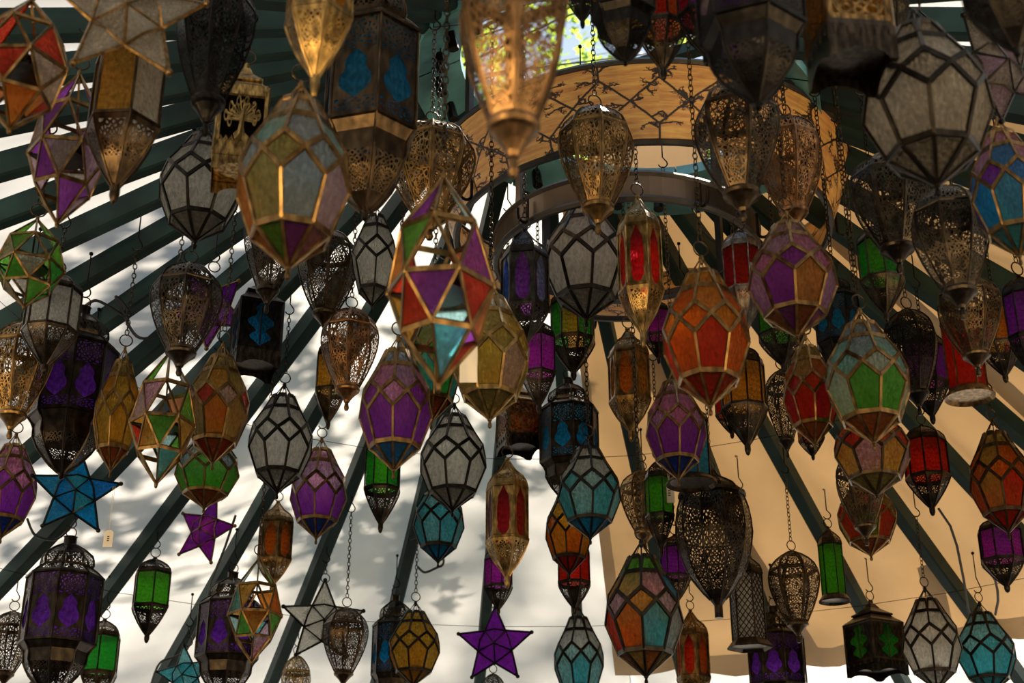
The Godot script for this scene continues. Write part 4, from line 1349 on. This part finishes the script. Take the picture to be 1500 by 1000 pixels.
		["octo6", 1358, 480, 618, 62, 3.5, "purple", "black", 8, "black lantern with dim purple panes behind a black pierced teardrop"],
		["plain", 1411, 440, 584, 72, 3.1, "red", "old_brass", 10, "old brass lantern with red panes and a round flared foot"],
		["octo", 1464, 432, 558, 64, 3.2, "red,amber", "dark", 12, "dark lantern with red and amber panes beside the bronze pierced teardrop"],
		["octo", 1504, 400, 560, 60, 2.9, "purple", "black", 0, "black lantern cut by the frame beside a red and amber paned one"],
		["facet", 1478, 168, 392, 112, 2.5, "pink pink,blue blue,purple azure,teal,cobalt teal", "old_brass", 0, "pink and blue faceted lantern with brass leading beside the big clear lantern"],
		["facet", 1356, 10, 292, 184, 0, "smoke clear,smoke smoke smoke smoke", "lead", -14, "big clear faceted lantern with black leading nearest the dark star point"],
		["grand6", 1462, -260, 92, 150, 1.7, "smoke", "black", 10, "black pierced lantern over the dark glass star beside the big clear lantern"],
		["star", 1462, 40, 160, 190, 2.1, "smoke,smoke,mauve 30", "black", 20, "dark glass star with one pink-lit point beside the big clear faceted lantern"],
		["box", 1236, -150, 132, 124, 2.3, "amber", "old_brass", 6, "brass square lantern with pierced sides and beaded base above the plywood hoop"],
		["octo6", 1306, -70, 66, 50, 2.7, "olive", "dark", 0, "lantern with pale olive panes between the brass square lantern and the clear one"],
		["grand6", 1098, -160, 165, 160, 1.95, "smoke,violet", "black", 8, "big black six-sided pierced lantern with sparkling holes before the plywood hoop"],
		["octo", 1030, -70, 92, 80, 2.6, "crimson,purple", "black", 6, "black lantern with red and violet glints behind the big black pierced lantern"],
		["plain", 1122, -130, 16, 116, 1.8, "smoke", "copper", 0, "copper flared lantern foot over the big black pierced lantern"],
		["tear2", 1082, 122, 328, 130, 0, "", "bronze", 8, "bronze pierced teardrop lantern with a pale seam below the big black lantern"],
		["tear0", 1158, 168, 348, 102, 2.75, "", "copper", 2, "copper brown pierced teardrop lantern against the plywood hoop's right side"],
		["tear0", 874, 156, 344, 114, 0, "", "old_brass", 6, "old brass pierced teardrop lantern with rosettes hanging on a chain before the plywood hoop"],
		["octo", 968, -60, 112, 76, 2.8, "orange,red", "dark", 10, "dark lantern with glowing orange panes and a ball tip above the plywood hoop"],
		["grand6", 912, -120, 98, 98, 2.5, "amber", "black", 10, "black pierced lantern with orange glints beside the orange-paned lantern"],
		["octo6", 852, -90, 38, 56, 2.7, "amber", "black", 0, "small black lantern tip beside the leaves seen through the crown"],
		["tear2", 752, -95, 262, 182, 0, "", "umber", 4, "big copper brown pierced teardrop lantern with a long drop finial"],
		["tear0", 631, 180, 352, 132, 2.75, "", "old_brass", 4, "dark gold pierced teardrop with large rosettes above the big open gem lantern"],
		["grand6", 543, -30, 326, 146, 0, "azure", "bronze", 14, "large bronze six-sided pierced lantern with blue glass behind the brass lantern tip"],
		["ornate", 470, -160, 134, 104, 2.0, "amber", "brass", 20, "brass lantern with stamped flower taper above the big multicoloured faceted lantern"],
		["facet", 431, 118, 412, 166, 0, "clear steel,aqua,steel,aqua,steel,aqua,aqua,aqua olive,steel steel,mauve,smoke,smoke,smoke,smoke,orange,olive purple,pink,rust,rust,rust,rust,orange,green", "old_brass", -4, "big multicoloured faceted lantern with brass leading, blue upper and orange lower panes"],
		["facet", 294, 180, 366, 120, 0, "clear", "lead", -6, "clear faceted lantern with black leading under the tree-cut brass square lantern"],
		["treebox", 354, 92, 280, 92, 0, "ink", "brass", 12, "brass square lantern with a cut-out tree on each side"],
		["tear1", 312, -40, 202, 116, 2.3, "", "black", 6, "black pierced teardrop lantern with blue glints behind the brass tree lantern"],
		["octo6", 183, 40, 292, 112, 2.1, "clear,smoke,smoke,smoke,amber,amber", "bronze", 26, "bronze six-sided lantern with amber and bright clear hammered panes under the big clear star"],
		["gem", 100, 98, 338, 112, 2.25, "purple,mauve,smoke", "old_brass", 8, "open gem lantern with purple facets and a candle plate beside the amber bronze lantern"],
		["gem", 30, -10, 200, 140, 1.95, "red,orange,rust,smoke", "old_brass", 0, "open gem lantern with red and orange facets beside the big clear star"],
		["star", 188, -45, 92, 228, 1.75, "clear,smoke 0", "old_brass", 10, "big clear glass star above the amber bronze lantern"],
	]
	var all := []
	for e in list: all.append(plan(e))
	part_them(all)
	for q in all: hang(q)

# warm bulbs on a cable under the near side of the roof, the source of the gold glints
func festoon() -> void:
	var glow := StandardMaterial3D.new()
	glow.resource_name = "bulb_glow"
	glow.albedo_color = Color(1, 0.9, 0.7)
	glow.emission_enabled = true
	glow.emission = Color(1.0, 0.72, 0.38)
	glow.emission_energy_multiplier = 6.0
	var spots := []
	for i in 9:
		var az := deg_to_rad(lerpf(118, 242, i / 8.0))
		spots.append(on_roof(az, 2.75 + 0.25 * sin(i * 2.1), -0.24))
	for i in spots.size():
		var t := thing("light_bulb", "warm glowing bulb in a black holder on the festoon cable behind the lanterns", "bulb", spots[i], "festoon bulbs")
		var b := MB.new()
		b.ball(Vector3.ZERO, 0.03, 12)
		part(t, "globe", b.mesh(), glow)
		var h := MB.new()
		h.lathe([Vector2(0.0, 0.025), Vector2(0.018, 0.026), Vector2(0.02, 0.07), Vector2(0.006, 0.08), Vector2(0.004, 0.15), Vector2(0, 0.15)], 10)
		part(t, "holder", h.mesh(), metal("black"))
		var l := OmniLight3D.new()
		l.name = "glow"
		l.light_color = Color(1.0, 0.84, 0.58)
		l.light_energy = BULB_ENERGY
		l.light_size = 0.03
		l.omni_range = 14.0
		l.omni_attenuation = 2.0
		l.shadow_enabled = true
		t.add_child(l)

func small_things() -> void:
	# paper price tags hang on threads
	var paper := matte("paper", lin(0.74, 0.68, 0.58), 0.8)
	var ink := matte("ink", lin(0.05, 0.045, 0.04), 0.8)
	for e in [[686, 500, 560, 26, 2.1, "blank white paper tag hanging from the big open gem lantern"], [157, 776, 801, 13, 3.6, "small brown paper tag on threads from the blue star's point"], [981, 708, 736, 15, 3.9, "small white price tag beside the old brass pierced teardrop"]]:
		var d: float = e[4]
		var p := at_distance(e[0], e[2], d)
		var high: float = d * (rise(e[0], e[1]) - rise(e[0], e[2]))
		var wide: float = e[3] * (p - EYE).length() / FOCAL
		var t := thing("paper_tag", e[5], "tag", p, "paper tags")
		var mb := MB.new()
		var q := [Vector3(-wide / 2, 0, 0), Vector3(wide / 2, 0, 0), Vector3(wide / 2, high * 0.88, 0), Vector3(wide * 0.25, high, 0), Vector3(-wide * 0.25, high, 0), Vector3(-wide / 2, high * 0.88, 0)]
		mb.prism(q, 0.0006)
		part(t, "card", mb.mesh(), paper)
		var th := MB.new()
		var up: float = [0.10, 0.115, 0.03][["blank", "small brown", "small white"].find("blank" if e[0] == 686 else "small brown" if e[0] == 157 else "small white")]
		th.tube([Vector3(0, high * 0.95, 0.0006), Vector3(0.002, high + up, 0)], 0.0005, 4)
		th.tube([Vector3(0, high * 0.95, 0.0006), Vector3(-0.003, high + up, 0)], 0.0005, 4)
		part(t, "thread", th.mesh(), paper)
		if e[0] != 686:
			var mk := MB.new()
			for i in 3: mk.box(Vector3(-wide * 0.12, high * (0.35 + 0.12 * i), 0.0004), Vector3(wide * 0.12, high * (0.41 + 0.12 * i), 0.0008))
			part(t, "print", mk.mesh(), ink)
	# black cables looping along the rafters
	var rubber := matte("rubber", lin(0.012, 0.012, 0.013), 0.5)
	var loops := [
		["black cable looping between the left rafters", [[120, 452], [140, 440], [165, 452], [182, 462], [185, 450], [170, 436], [200, 492], [240, 490], [300, 478]]],
		["black cable hanging from the rafter above the large violet lantern", [[40, 760], [52, 784], [80, 790], [100, 776], [112, 760]]],
		["black cable running down the rafter behind the small green lantern", [[345, 755], [330, 800], [310, 850], [298, 900], [290, 915], [268, 955], [235, 970], [222, 1000]]],
		["black cable with a plug along the right rafter", [[1375, 745], [1392, 770], [1402, 800], [1412, 850], [1418, 890], [1424, 910]]],
		["black cable loop hanging from the far right rafter", [[1440, 830], [1458, 850], [1462, 880], [1458, 900]]],
		["black cable coiled on the rafter inside the dark hoop", [[1030, 340], [1042, 350], [1060, 358], [1075, 350], [1080, 332], [1072, 325]]],
		["black cable wound round the rafter above the blue faceted lantern", [[612, 830], [622, 838], [638, 832], [650, 822], [640, 780], [620, 782], [600, 790]]],
	]
	for e in loops:
		var pts := []
		for q in e[1]: pts.append(at_distance(q[0], q[1], roof_distance(q[0], q[1], 0.095)))
		var curve := Curve3D.new()
		for i in pts.size():
			var a: Vector3 = pts[maxi(i - 1, 0)]
			var b: Vector3 = pts[mini(i + 1, pts.size() - 1)]
			curve.add_point(pts[i], (a - b) * 0.16, (b - a) * 0.16)
		var mb := MB.new()
		mb.tube(Array(curve.tessellate(4, 6)), 0.0042, 6)
		var o := part(self, numbered("cable"), mb.mesh(), rubber)
		o.set_meta("label", e[0])
		o.set_meta("category", "cable")
		o.set_meta("group", "cables along the rafters")
